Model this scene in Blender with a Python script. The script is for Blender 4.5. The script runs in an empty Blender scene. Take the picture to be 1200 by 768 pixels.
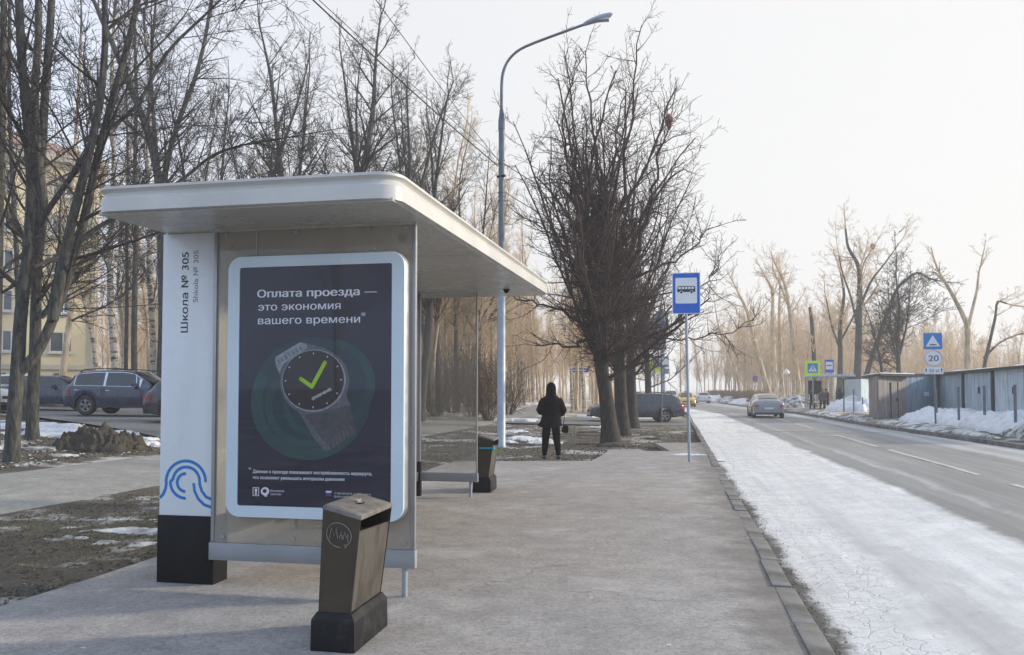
import bpy, bmesh, math, random
import numpy as np
from mathutils import Vector, Matrix, noise as mnoise
S = bpy.context.scene
COL = S.collection
R = math.radians
# ---------------------------------------------------------------- camera
F, HZ, CAMH, PITCH, SHIFT = 920.0, 384.0, 1.55, R(2.0), 41.4
cam_data = bpy.data.cameras.new('camera')
cam = bpy.data.objects.new('camera', cam_data); COL.objects.link(cam)
cam.location = (0, 0, CAMH); cam.rotation_euler = (R(90) + PITCH, 0, 0)
cam_data.sensor_width = 36; cam_data.lens = 36 * F / 1200; cam_data.shift_y = SHIFT / 1200
cam_data.clip_start = .05; cam_data.clip_end = 4000
S.camera = cam
# ---------------------------------------------------------------- world and sun
SUN_AZ, SUN_EL = 79.0, 19.0                  # degrees to the right of straight ahead, above the horizon
W = bpy.data.worlds.new("World"); S.world = W; W.use_nodes = True
nt = W.node_tree; nt.nodes.clear()
def N(t, typ, **kw):
    n = t.nodes.new(typ)
    for k, v in kw.items(): setattr(n, k, v)
    return n
wo = N(nt, 'ShaderNodeOutputWorld'); bg = N(nt, 'ShaderNodeBackground'); bg.inputs[1].default_value = 1.0
sky = N(nt, 'ShaderNodeTexSky'); sky.sky_type = 'NISHITA'; sky.sun_disc = False
sky.sun_elevation = R(SUN_EL); sky.sun_rotation = R(SUN_AZ); sky.dust_density = 6; sky.air_density = 1.0
skb = N(nt, 'ShaderNodeVectorMath', operation='SCALE'); skb.inputs[3].default_value = .075
nt.links.new(sky.outputs[0], skb.inputs[0])
# thin overcast veil over the blue sky, whiter and warmer round the hidden sun
tc = N(nt, 'ShaderNodeTexCoord')
dt = N(nt, 'ShaderNodeVectorMath', operation='DOT_PRODUCT')
dt.inputs[1].default_value = (math.sin(R(SUN_AZ - 50)) * math.cos(R(SUN_EL)), math.cos(R(SUN_AZ - 50)) * math.cos(R(SUN_EL)), math.sin(R(SUN_EL)))
nrm = N(nt, 'ShaderNodeVectorMath', operation='NORMALIZE')
nt.links.new(tc.outputs['Generated'], nrm.inputs[0]); nt.links.new(nrm.outputs[0], dt.inputs[0])
rp = N(nt, 'ShaderNodeValToRGB'); nt.links.new(dt.outputs['Value'], rp.inputs[0])
e = rp.color_ramp.elements
e[0].position = .0; e[0].color = (.66, .84, 1.14, 1)
e[1].position = 1.0; e[1].color = (.84, .84, .84, 1)
x = e.new(.45); x.color = (.72, .81, 1.0, 1)
x = e.new(.8); x.color = (.78, .79, .82, 1)
mx = N(nt, 'ShaderNodeMix', data_type='RGBA'); mx.inputs[0].default_value = .88
nt.links.new(skb.outputs[0], mx.inputs[6]); nt.links.new(rp.outputs[0], mx.inputs[7])
nt.links.new(mx.outputs[2], bg.inputs[0]); nt.links.new(bg.outputs[0], wo.inputs[0])
sd = bpy.data.lights.new('sun', 'SUN'); sd.energy = 3.6; sd.angle = R(4); sd.color = (1.0, .88, .70)
sun = bpy.data.objects.new('sun', sd); COL.objects.link(sun)
sv = Vector((math.sin(R(SUN_AZ)) * math.cos(R(SUN_EL)), math.cos(R(SUN_AZ)) * math.cos(R(SUN_EL)), math.sin(R(SUN_EL))))
sun.rotation_euler = sv.to_track_quat('Z', 'Y').to_euler(); sun.location = (20, 10, 30)
S.view_settings.view_transform = 'Standard'; S.view_settings.look = 'None'; S.view_settings.exposure = 0.3; S.view_settings.gamma = 1
S.render.engine = 'CYCLES'
S.cycles.use_denoising = True; S.cycles.max_bounces = 6; S.cycles.diffuse_bounces = 3; S.cycles.glossy_bounces = 3
S.cycles.transmission_bounces = 6; S.cycles.transparent_max_bounces = 12; S.cycles.volume_bounces = 1
S.cycles.caustics_reflective = False; S.cycles.caustics_refractive = False
# ---------------------------------------------------------------- places
def P(px, py, Y):
    """the point at distance Y straight ahead seen at (px, py) of the 1200 x 768 photograph; used to survey the place"""
    xc = (px - 600) / F; yc = (384 - py) / F + SHIFT / F
    d = (xc, math.cos(PITCH) - yc * math.sin(PITCH), math.sin(PITCH) + yc * math.cos(PITCH))
    t = Y / d[1]
    return Vector((d[0] * t, Y, CAMH + d[2] * t))
def G(px, py, z=0.0):
    xc = (px - 600) / F; yc = (384 - py) / F + SHIFT / F
    d = (xc, math.cos(PITCH) - yc * math.sin(PITCH), math.sin(PITCH) + yc * math.cos(PITCH))
    t = (z - CAMH) / d[2]
    return Vector((d[0] * t, d[1] * t, z))
def kerb_x(y):
    if y <= 55: return .92 + .208 * y
    return .92 + .208 * 55 + .10 * (y - 55)
def road_w(y):
    pts = [(-60, 9.5), (0, 9.5), (20, 9.0), (35, 8.0), (60, 7.6), (116, 10.5), (400, 36)]
    for (a, wa), (b, wb) in zip(pts, pts[1:]):
        if y <= b: return wa + (wb - wa) * (y - a) / (b - a)
    return 36
def lerp_pts(v, pts):
    if v <= pts[0][0]: return pts[0][1]
    for (a, wa), (b, wb) in zip(pts, pts[1:]):
        if v <= b: return wa + (wb - wa) * (v - a) / (b - a)
    return pts[-1][1]
ROADZ = -.12
def base_h(x, y):
    w = (kerb_x(y) - x) * .978
    if w < 0:
        s = -w; rw = road_w(y) * .978
        if s < rw: return -.22
        return lerp_pts(s - rw, [(0, -.22), (.15, -.06), (1.5, .02), (3, .1), (12, .1), (60, .6)])
    return lerp_pts(w, [(0, -.16), (.1, -.12), (5.4, -.10), (5.9, -.035), (8.7, -.0), (12, .18), (18, .5), (25, .58), (43, 1.2), (80, 1.8)])
def nz(x, y, s=1.0, seed=0.0): return mnoise.noise(Vector((x * s, y * s, seed)))
# ---------------------------------------------------------------- materials
def ramp(t, fac, stops):
    r = N(t, 'ShaderNodeValToRGB'); t.links.new(fac, r.inputs[0]); e = r.color_ramp.elements
    while len(e) > 1: e.remove(e[-1])
    e[0].position = stops[0][0]; e[0].color = (*stops[0][1], 1) if len(stops[0][1]) == 3 else stops[0][1]
    for p, c in stops[1:]:
        k = e.new(p); k.color = (*c, 1) if len(c) == 3 else c
    return r
def g3(v): return (v, v, v)
def newmat(name):
    m = bpy.data.materials.new(name); m.use_nodes = True; t = m.node_tree
    b = t.nodes['Principled BSDF']; return m, t, b
def noise(t, sc, det=5, vec=None, rough=.55, scale_v=None):
    n = N(t, 'ShaderNodeTexNoise'); n.inputs['Scale'].default_value = sc; n.inputs['Detail'].default_value = det; n.inputs['Roughness'].default_value = rough
    if vec is None:
        vec = N(t, 'ShaderNodeTexCoord').outputs['Object']
    if scale_v:
        mp = N(t, 'ShaderNodeMapping'); mp.inputs['Scale'].default_value = scale_v; t.links.new(vec, mp.inputs[0]); vec = mp.outputs[0]
    t.links.new(vec, n.inputs['Vector']); return n.outputs['Fac']
def mixc(t, fac, a, b, mode='MIX'):
    m = N(t, 'ShaderNodeMix', data_type='RGBA', blend_type=mode)
    for sock, v in ((m.inputs[0], fac), (m.inputs[6], a), (m.inputs[7], b)):
        if isinstance(v, (int, float)): sock.default_value = v
        elif isinstance(v, tuple): sock.default_value = (*v, 1)
        else: t.links.new(v, sock)
    return m.outputs[2]
def math_(t, op, a, b=0.0, clamp=False):
    m = N(t, 'ShaderNodeMath', operation=op, use_clamp=clamp)
    for s, v in zip(m.inputs, (a, b)):
        if isinstance(v, (int, float)): s.default_value = v
        else: t.links.new(v, s)
    return m.outputs[0]
def bump(t, b, h, strength=.3, dist=.01):
    n = N(t, 'ShaderNodeBump'); n.inputs['Strength'].default_value = strength; n.inputs['Distance'].default_value = dist
    t.links.new(h, n.inputs['Height']); t.links.new(n.outputs[0], b.inputs['Normal'])
def mat(name, c, c2=None, sc=3, rough=.6, metal=0, bmp=0, bsc=40, bd=.01, stretch=None, lo=.35, hi=.65, coat=0, spec=.5, det=6):
    m, t, b = newmat(name)
    if c2 is None: c2 = tuple(v * .82 for v in c)
    r = ramp(t, noise(t, sc, det, scale_v=stretch), [(lo, c), (hi, c2)])
    t.links.new(r.outputs[0], b.inputs['Base Color'])
    b.inputs['Metallic'].default_value = metal; b.inputs['Specular IOR Level'].default_value = spec
    if coat: b.inputs['Coat Weight'].default_value = coat; b.inputs['Coat Roughness'].default_value = .08
    rr = ramp(t, noise(t, sc * 2.3, 4), [(.3, g3(max(0, rough - .08))), (.7, g3(min(1, rough + .12)))])
    t.links.new(rr.outputs[0], b.inputs['Roughness'])
    if bmp: bump(t, b, noise(t, bsc, 6, scale_v=stretch), bmp, bd)
    return m
def glass(name, tint, dirt, amount, rough=.03, refl=1.0):
    """flat sheet glass: see-through, with a reflection by angle and a film of dirt"""
    m = bpy.data.materials.new(name); m.use_nodes = True; t = m.node_tree; t.nodes.clear()
    o = N(t, 'ShaderNodeOutputMaterial'); tr = N(t, 'ShaderNodeBsdfTransparent'); tr.inputs[0].default_value = (*tint, 1)
    gl = N(t, 'ShaderNodeBsdfGlossy'); gl.inputs['Roughness'].default_value = rough
    df = N(t, 'ShaderNodeBsdfDiffuse'); df.inputs[0].default_value = (*dirt, 1)
    fr = N(t, 'ShaderNodeLayerWeight'); fr.inputs[0].default_value = .35
    r = ramp(t, noise(t, 1.6, 6), [(.3, g3(amount * .7)), (.75, g3(min(1, amount * 1.4)))])
    m1 = N(t, 'ShaderNodeMixShader'); m2 = N(t, 'ShaderNodeMixShader')
    t.links.new(r.outputs[0], m1.inputs[0]); t.links.new(tr.outputs[0], m1.inputs[1]); t.links.new(df.outputs[0], m1.inputs[2])
    f2 = math_(t, 'MULTIPLY', fr.outputs['Fresnel'], refl)
    t.links.new(f2, m2.inputs[0]); t.links.new(m1.outputs[0], m2.inputs[1]); t.links.new(gl.outputs[0], m2.inputs[2])
    t.links.new(m2.outputs[0], o.inputs[0]); return m
# ---------------------------------------------------------------- mesh helpers
class MB:
    def __init__(s): s.v = []; s.f = []
    def add(s, vs, fs):
        k = len(s.v); s.v += [tuple(a) for a in vs]; s.f += [tuple(i + k for i in q) for q in fs]; return s
    def box(s, cx, cy, cz, sx, sy, sz, rz=0.0):
        c, n = math.cos(rz), math.sin(rz); vs = []
        for dz in (-.5, .5):
            for dx, dy in ((-.5, -.5), (.5, -.5), (.5, .5), (-.5, .5)):
                X, Y = dx * sx, dy * sy; vs.append((cx + X * c - Y * n, cy + X * n + Y * c, cz + dz * sz))
        return s.add(vs, [(0, 3, 2, 1), (4, 5, 6, 7), (0, 1, 5, 4), (1, 2, 6, 5), (2, 3, 7, 6), (3, 0, 4, 7)])
    def bbox(s, x0, x1, y0, y1, z0, z1): return s.box((x0 + x1) / 2, (y0 + y1) / 2, (z0 + z1) / 2, x1 - x0, y1 - y0, z1 - z0)
    def tube(s, path, rad, n=8, cap=True):
        path = [Vector(p) for p in path]; m = len(path)
        if not hasattr(rad, '__len__'): rad = [rad] * m
        d0 = (path[1] - path[0]).normalized(); a = d0.orthogonal().normalized(); vs = []
        for i, p in enumerate(path):
            d = (path[min(i + 1, m - 1)] - path[max(i - 1, 0)]).normalized()
            a = (a - d * a.dot(d)); a = a.normalized() if a.length > 1e-6 else d.orthogonal().normalized(); b = d.cross(a)
            for j in range(n):
                t = 2 * math.pi * j / n; vs.append(p + (a * math.cos(t) + b * math.sin(t)) * rad[i])
        fs = [(i * n + j, i * n + (j + 1) % n, (i + 1) * n + (j + 1) % n, (i + 1) * n + j) for i in range(m - 1) for j in range(n)]
        if cap: fs += [tuple(range(n - 1, -1, -1)), tuple((m - 1) * n + j for j in range(n))]
        return s.add(vs, fs)
    def cyl(s, p0, p1, r, n=12): return s.tube([p0, p1], r, n)
    def loft(s, rings, cap=True, closed=True):
        n = len(rings[0]); vs = [p for r in rings for p in r]; fs = []
        for i in range(len(rings) - 1):
            for j in range(n if closed else n - 1):
                fs.append((i * n + j, i * n + (j + 1) % n, (i + 1) * n + (j + 1) % n, (i + 1) * n + j))
        if cap: fs += [tuple(range(n - 1, -1, -1)), tuple((len(rings) - 1) * n + j for j in range(n))]
        return s.add(vs, fs)
    def prism(s, pts, axis, a, b):
        """polygon pts (2D) thickened along an axis between a and b: axis 'y' -> pts are (x,z); 'z' -> (x,y); 'x' -> (y,z)"""
        f = {'y': lambda p, q: (p[0], q, p[1]), 'z': lambda p, q: (p[0], p[1], q), 'x': lambda p, q: (q, p[0], p[1])}[axis]
        return s.loft([[f(p, a) for p in pts], [f(p, b) for p in pts]])
    def lathe(s, prof, c=(0, 0, 0), n=16):
        return s.loft([[(c[0] + r * math.cos(2 * math.pi * j / n), c[1] + r * math.sin(2 * math.pi * j / n), c[2] + z) for j in range(n)] for r, z in prof])
    def build(s, name, m, parent=None, smooth=False, bevel=0, recalc=True):
        me = bpy.data.meshes.new(name); me.from_pydata(s.v, [], s.f)
        if recalc or bevel:
            bm = bmesh.new(); bm.from_mesh(me); bmesh.ops.recalc_face_normals(bm, faces=bm.faces)
            if bevel: bmesh.ops.bevel(bm, geom=bm.edges[:], offset=bevel, segments=2, affect='EDGES', profile=.6, clamp_overlap=True)
            bm.to_mesh(me); bm.free()
        if m: me.materials.append(m)
        if smooth or bevel: shade(me)
        return link(name, me, parent)
def shade(me, ang=40):
    me.polygons.foreach_set('use_smooth', [True] * len(me.polygons))
    try: me.set_sharp_from_angle(angle=R(ang))
    except Exception: pass
def link(name, data, parent=None):
    o = bpy.data.objects.new(name, data); COL.objects.link(o)
    if parent is not None: o.parent = parent
    return o
def tag(o, label=None, cat=None, group=None, kind=None):
    if label: o['label'] = label
    if cat: o['category'] = cat
    if group: o['group'] = group
    if kind: o['kind'] = kind
    return o
def thing(name, label, cat, loc=(0, 0, 0), rz=0.0, group=None):
    o = link(name, None); o.location = loc; o.rotation_euler = (0, 0, rz); return tag(o, label, cat, group)
def struct(o): o['kind'] = 'structure'; return o
def copy_tree(o, parent=None, kids=None):
    if kids is None:
        kids = {}
        for q in bpy.data.objects:
            if q.parent: kids.setdefault(q.parent.name, []).append(q)
    c = o.copy(); COL.objects.link(c); c.parent = parent
    for ch in kids.get(o.name, []): copy_tree(ch, c, kids)
    return c
def text(body, name, m, parent, x0, z0, size, width=None, y=0.0, vertical=False, bold=0.0, depth=.0008, rot=0.0):
    """lettering on a plane facing -Y of its parent: left end x0, baseline z0, cap height size"""
    cu = bpy.data.curves.new(name, 'FONT'); cu.body = body; cu.size = 10; cu.resolution_u = 4; cu.fill_mode = 'NONE'
    o = bpy.data.objects.new(name, cu); COL.objects.link(o)
    me = bpy.data.meshes.new_from_object(o.evaluated_get(bpy.context.evaluated_depsgraph_get())); bpy.data.objects.remove(o); bpy.data.curves.remove(cu)
    pts = [v.co.copy() * (size / 7.3) for v in me.vertices]; nb = {}
    for e_ in me.edges: nb.setdefault(e_.vertices[0], []).append(e_.vertices[1]); nb.setdefault(e_.vertices[1], []).append(e_.vertices[0])
    seen, loops = set(), []
    for v0 in nb:
        if v0 in seen: continue
        L, v = [], v0
        while v is not None and v not in seen: seen.add(v); L.append(v); v = next((k for k in nb[v] if k not in seen), None)
        if len(L) > 2: loops.append([pts[k] for k in L])
    bx = min(p.x for L in loops for p in L); bw = max(p.x for L in loops for p in L) - bx; kx_ = width / bw if width else 1.0
    from mathutils.geometry import delaunay_2d_cdt
    vi, ei = [], []
    for L in loops: k0 = len(vi); vi += [Vector((p.x, p.y)) * 1000 for p in L]; ei += [(k0 + i, k0 + (i + 1) % len(L)) for i in range(len(L))]
    ov, _, of, *_r = delaunay_2d_cdt(vi, ei, [], 0, 1e-4)
    A = np.array([(vi[i].x, vi[i].y, vi[j].x, vi[j].y) for i, j in ei]); V, Fc = [], []; keep = []
    for f in of:
        cx = sum(ov[k].x for k in f) / len(f); cy = sum(ov[k].y for k in f) / len(f); up = (A[:, 1] <= cy) & (A[:, 3] > cy); dn = (A[:, 1] > cy) & (A[:, 3] <= cy)
        side = (A[:, 2] - A[:, 0]) * (cy - A[:, 1]) - (cx - A[:, 0]) * (A[:, 3] - A[:, 1])
        if int((up & (side > 0)).sum()) - int((dn & (side < 0)).sum()): keep.append(f)
    for q, dx in enumerate((0, bold * size, -bold * size) if bold else (0,)):
        k0 = len(V); V += [((p.x / 1000 - bx) * kx_ + dx, p.y / 1000, depth + q * .00003) for p in ov]; Fc += [tuple(k + k0 for k in f) for f in keep]
    bpy.data.meshes.remove(me); iv = sorted((min(p.x for p in L), max(p.x for p in L)) for L in loops); words = [list(iv[0])]
    for a_, b_ in iv[1:]:
        if a_ - words[-1][1] > .24 * size: words.append([a_, b_])
        else: words[-1][1] = max(words[-1][1], b_)
    ca, sa = math.cos(rot), math.sin(rot)
    if vertical: V = [(x0 - q[1], y - q[2], z0 + q[0]) for q in V]
    else: V = [(x0 + q[0] * ca - q[1] * sa, y - q[2], z0 + q[0] * sa + q[1] * ca) for q in V]
    nf = len(keep); out = None
    for a_, b_ in words:
        fs = [Fc[q * nf + i] for i in range(nf) for q in range(len(Fc) // nf) if a_ - 1e-6 <= ov[keep[i][0]].x / 1000 <= b_ + 1e-6]; ids = sorted({k for f in fs for k in f}); mp_ = {k: j for j, k in enumerate(ids)}
        me = bpy.data.meshes.new(name); me.from_pydata([V[k] for k in ids], [], [tuple(mp_[k] for k in f) for f in fs]); me.materials.append(m); out = link(name, me, parent)
    return out
def rrect(cx, cz, w, h, r, n=6):
    pts = []
    for sx, sz, a0 in ((1, -1, -90), (1, 1, 0), (-1, 1, 90), (-1, -1, 180)):
        for i in range(n + 1):
            a = R(a0 + 90 * i / n); pts.append((cx + sx * (w / 2 - r) + r * math.cos(a), cz + sz * (h / 2 - r) + r * math.sin(a)))
    return pts
def disc(cx, cz, r, n=28): return [(cx + r * math.cos(2 * math.pi * i / n), cz + r * math.sin(2 * math.pi * i / n)) for i in range(n)]
def stroke(pts, w):
    """ribbon outline segments for a stroked polyline in 2D, as quads"""
    L = []; m = len(pts)
    for i, p in enumerate(pts):
        a = pts[max(i - 1, 0)]; b = pts[min(i + 1, m - 1)]; dx, dy = b[0] - a[0], b[1] - a[1]; l = math.hypot(dx, dy) or 1
        L.append(((p[0] - dy / l * w / 2, p[1] + dx / l * w / 2), (p[0] + dy / l * w / 2, p[1] - dx / l * w / 2)))
    return L
def add_stroke(mb, pts, w, y0, y1):
    L = stroke(pts, w)
    rings = [[(a[0], y0, a[1]), (b[0], y0, b[1]), (b[0], y1, b[1]), (a[0], y1, a[1])] for a, b in L]
    mb.loft(rings)
def arc(cx, cz, r, a0, a1, n=18): return [(cx + r * math.cos(R(a0 + (a1 - a0) * i / n)), cz + r * math.sin(R(a0 + (a1 - a0) * i / n))) for i in range(n + 1)]
# ---------------------------------------------------------------- palette
m_white = mat('white_painted_metal', (.62, .62, .60), (.56, .56, .54), 2, .32, bmp=.03, coat=.2)
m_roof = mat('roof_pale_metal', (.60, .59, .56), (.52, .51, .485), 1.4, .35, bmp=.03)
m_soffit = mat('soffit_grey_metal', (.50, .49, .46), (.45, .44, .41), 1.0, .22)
m_beam = mat('dull_grey_metal', (.36, .37, .385), (.27, .28, .29), 5, .45, metal=.35, stretch=(.3, 1, 1))
m_steel = mat('brushed_steel', (.42, .43, .44), (.34, .35, .36), 5, .35, metal=.6, stretch=(1, 1, .1))
m_galv = mat('galvanised_steel', (.36, .40, .45), (.28, .32, .37), 6, .5, metal=.35)
m_galvd = mat('grey_pole_metal', (.16, .18, .22), (.12, .14, .17), 3, .55, metal=.2)
m_black = mat('black_plastic', (.006, .006, .007), (.011, .011, .012), 4, .45, spec=.25)
m_rubber = mat('tyre_rubber', (.02, .02, .02), (.045, .043, .04), 6, .8)
m_pylon = mat('pylon_white_sheet', (.78, .81, .84), (.70, .73, .75), 1.6, .3, coat=.2, stretch=(2.5, 2.5, .5), lo=.45, hi=.8)
m_frame = mat('poster_frame_white', (.62, .72, .78), (.56, .66, .72), 1.2, .28, coat=.3)
m_blue = mat('sign_blue', (.008, .10, .52), (.012, .12, .5), 3, .35)
m_skyblue = mat('logo_blue', (.015, .19, .55), (.02, .2, .52), 3, .4)
m_signwhite = mat('sign_white', (.75, .76, .78), (.68, .69, .70), 3, .4)
m_signback = mat('sign_back_grey', (.25, .30, .37), (.20, .24, .30), 3, .5, metal=.2)
m_yellow = mat('fluorescent_yellow_sheet', (.62, .85, .01), (.56, .78, .01), 3, .4)
m_letter = mat('dark_lettering', (.02, .022, .04), rough=.4)
m_greyletter = mat('grey_lettering', (.22, .24, .27), rough=.4)
m_poster = mat('poster_navy_paper', (.024, .021, .044), (.018, .016, .036), 1.5, .35)
m_pwhite = mat('poster_white_ink', (.88, .90, .96), (.84, .86, .93), 3, .5)
m_lime = mat('lime_ink', (.42, .68, .015), (.36, .62, .012), 8, .5)
m_watch1 = mat('watch_light_grey_ink', (.36, .38, .42), (.22, .24, .28), 30, .5)
m_watch4 = mat('watch_mid_grey_ink', (.15, .155, .175), (.09, .095, .115), 60, .5)
m_watch2 = mat('watch_dark_grey_ink', (.095, .095, .11), (.06, .06, .07), 40, .5)
m_watch3 = mat('watch_face_ink', (.028, .022, .022), (.04, .03, .03), 5, .5)
m_green1 = mat('poster_green_ring_ink', (.034, .085, .080), (.028, .060, .068), 4, .5)
m_green2 = mat('poster_dark_green_ring_ink', (.030, .056, .066), (.028, .042, .062), 4, .5)
m_red = mat('red_ink', (.5, .03, .03), rough=.4)
m_bin = mat('bin_brown_metal', (.070, .056, .038), (.048, .040, .029), 5, .38, metal=.3, bmp=.08, bsc=60, bd=.003)
m_bindoor = mat('bin_scuffed_grey_door', (.095, .085, .073), (.05, .044, .038), 9, .55, metal=.2, stretch=(1, 1, .3), lo=.4, hi=.6)
m_bintop = mat('bin_dusty_top', (.17, .155, .14), (.09, .08, .07), 12, .6)
m_binbase = mat('bin_black_base', (.008, .0085, .010), (.05, .05, .05), 7, .6, spec=.3, bmp=.2, bsc=60, bd=.003, lo=.5, hi=.8)
m_bark = mat('grey_bark', (.100, .098, .088), (.034, .033, .031), 6, .9, bmp=.9, bsc=14, bd=.03, stretch=(3, 3, .6), lo=.38, hi=.62)
m_twig = mat('dark_twig_bark', (.060, .052, .048), (.034, .030, .029), 2, .85)
m_linden = mat('dark_linden_bark', (.060, .050, .042), (.024, .021, .019), 5, .9, bmp=.9, bsc=12, bd=.03, stretch=(3, 3, .7), lo=.38, hi=.62)
m_ltwig = mat('linden_twig_bark', (.085, .050, .045), (.035, .024, .024), 2, .85)
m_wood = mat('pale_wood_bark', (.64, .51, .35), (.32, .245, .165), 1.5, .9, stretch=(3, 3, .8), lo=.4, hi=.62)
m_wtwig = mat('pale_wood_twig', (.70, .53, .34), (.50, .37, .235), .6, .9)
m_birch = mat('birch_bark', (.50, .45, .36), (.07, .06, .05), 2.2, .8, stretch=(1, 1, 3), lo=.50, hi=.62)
m_shrub = mat('brown_shrub_twig', (.12, .075, .045), (.07, .05, .035), 2, .9)
m_hedge = mat('hedge_twig', (.22, .15, .09), (.14, .10, .06), 3, .9)
m_wire = mat('black_cable', (.02, .02, .025), rough=.5)
m_facade = mat('yellow_rendered_wall', (.74, .63, .41), (.65, .55, .36), .4, .85, bmp=.1, bsc=6)
m_trim = mat('pale_plinth_render', (.55, .50, .42), rough=.8)
m_tile = mat('dull_red_roof', (.30, .19, .16), (.24, .15, .13), 2, .8)
m_pane = mat('window_pane', (.10, .11, .12), (.05, .055, .06), .5, .1, spec=.8)
m_winframe = mat('white_window_frame', (.62, .61, .57), rough=.5)
def mat_snow():
    m, t, b = newmat('old_snow'); co = N(t, 'ShaderNodeNewGeometry').outputs['Position']
    r = ramp(t, noise(t, 2.0, 9, co, .6), [(.35, (.80, .82, .85)), (.62, (.66, .67, .68)), (.75, (.45, .44, .42))])
    c = mixc(t, ramp(t, noise(t, 26, 6, co, .7), [(.58, g3(0)), (.66, g3(.75))]).outputs[0], r.outputs[0], (.16, .145, .125))
    t.links.new(c, b.inputs['Base Color']); b.inputs['Roughness'].default_value = .7; bump(t, b, noise(t, 11, 9, co, .75), .8, .05); return m
m_snow = mat_snow(); m_snow_plain = mat('old_snow', (.78, .80, .83), (.62, .63, .65), 3, .75, bmp=.5, bsc=9, bd=.03, lo=.35, hi=.75)
m_dsnow = mat('dirty_snow', (.58, .58, .58), (.11, .10, .09), 2.6, .85, bmp=.8, bsc=12, bd=.05, lo=.42, hi=.62)
m_grass = mat('dry_grass_blade', (.24, .21, .11), (.13, .13, .06), 3, .9)
m_clod = mat('earth_clod', (.07, .06, .045), (.04, .033, .026), 5, .95)
m_leaf = mat('dead_leaf', (.13, .09, .05), (.08, .055, .032), 5, .9)
m_pale = mat('pale_grit', (.45, .44, .42), (.34, .33, .31), 5, .9)
m_kerb = mat('kerb_concrete', (.24, .23, .218), (.10, .095, .088), 3, .9, bmp=.5, bsc=30, bd=.01)
m_paint = mat('road_paint', (.50, .48, .42), (.30, .29, .26), 5, .8, lo=.4, hi=.75)
m_cloth = mat('black_padded_cloth', (.004, .004, .006), (.009, .009, .012), 6, .9, spec=.1, bmp=.3, bsc=12, bd=.02)
m_trouser = mat('black_stretch_cloth', (.004, .004, .005), rough=.9, spec=.1)
m_skin = mat('skin', (.45, .27, .19), rough=.5)
m_hair = mat('dark_hair', (.015, .012, .010), rough=.5)
m_shoe = mat('dark_shoe', (.02, .02, .022), rough=.5)
m_sole = mat('grey_sole', (.35, .35, .35), rough=.7)
m_redcloth = mat('red_cloth', (.40, .05, .03), rough=.8)
m_navy = mat('navy_cloth', (.02, .035, .08), rough=.8)
m_greycloth = mat('grey_cloth', (.10, .10, .11), rough=.8)
m_cglass = mat('car_dark_glass', (.012, .015, .018), (.02, .024, .028), 2, .05, spec=.9)
m_chrome = mat('chrome_trim', (.6, .62, .65), rough=.15, metal=.9)
m_rim = mat('alloy_rim', (.38, .39, .40), (.30, .31, .32), 4, .35, metal=.6)
m_tail = mat('tail_lamp_red', (.45, .012, .012), rough=.2)
m_head = mat('head_lamp_glass', (.55, .58, .6), rough=.1)
m_plate = mat('licence_plate', (.65, .66, .66), rough=.4)
m_trimd = mat('dark_car_trim', (.02, .02, .021), rough=.6)
def paint(name, c): return mat(name, c, tuple(v * .9 + .01 for v in c), 1.5, .25, coat=.7)
m_cblue = paint('deep_blue_car_paint', (.006, .014, .045)); m_cblack = paint('black_car_paint', (.012, .012, .015))
m_cwhite = paint('white_car_paint', (.60, .62, .66)); m_csilver = paint('dusty_silver_car_paint', (.23, .235, .25))
m_cgrey = paint('blue_grey_car_paint', (.014, .018, .030)); m_cyellow = paint('yellow_taxi_paint', (.62, .34, .012))
m_garb = mat('brown_garage_sheet', (.31, .27, .25), (.22, .19, .18), 1.2, .7, stretch=(1, 1, .3), bmp=.1, bsc=8)
m_garl = mat('pale_blue_garage_sheet', (.50, .60, .66), (.34, .43, .49), 1.3, .65, stretch=(1, 1, .25), lo=.4, hi=.65, bmp=.1, bsc=8)
m_garm = mat('blue_grey_garage_sheet', (.26, .38, .48), (.18, .28, .37), 1.3, .65, stretch=(1, 1, .25), bmp=.1, bsc=8)
m_garw = mat('whitish_garage_sheet', (.58, .66, .70), (.46, .55, .60), 1.3, .65, bmp=.1, bsc=8)
m_garg = mat('green_garage_sheet', (.03, .07, .065), (.02, .05, .045), 1.3, .65)
m_tar = mat('tar_roof_edge', (.035, .035, .038), (.07, .07, .075), 2, .9, bmp=.4, bsc=6, bd=.03)
m_block = mat('pale_panel_block', (.62, .53, .38), (.56, .47, .33), .1, .9)
m_blockwin = mat('far_block_window', (.34, .31, .26), rough=.3)
m_cyan = mat('cyan_tape', (.02, .35, .60), rough=.5); m_gtape = mat('green_tape', (.25, .5, .05), rough=.5)
m_balloon = mat('red_film', (.55, .06, .04), (.40, .05, .04), 3, .4); m_bag = mat('faded_red_bag', (.42, .17, .15), (.32, .13, .12), 3, .5)
g_side = glass('dusty_side_glass', (.86, .83, .76), (.45, .42, .37), .50, .04, .65)
g_far = glass('clear_end_glass', (.94, .93, .91), (.55, .53, .49), .16, .02, .6)
g_pane = glass('poster_cover_glass', (.99, .99, .99), (.4, .4, .42), .004, .008, .28)
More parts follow.
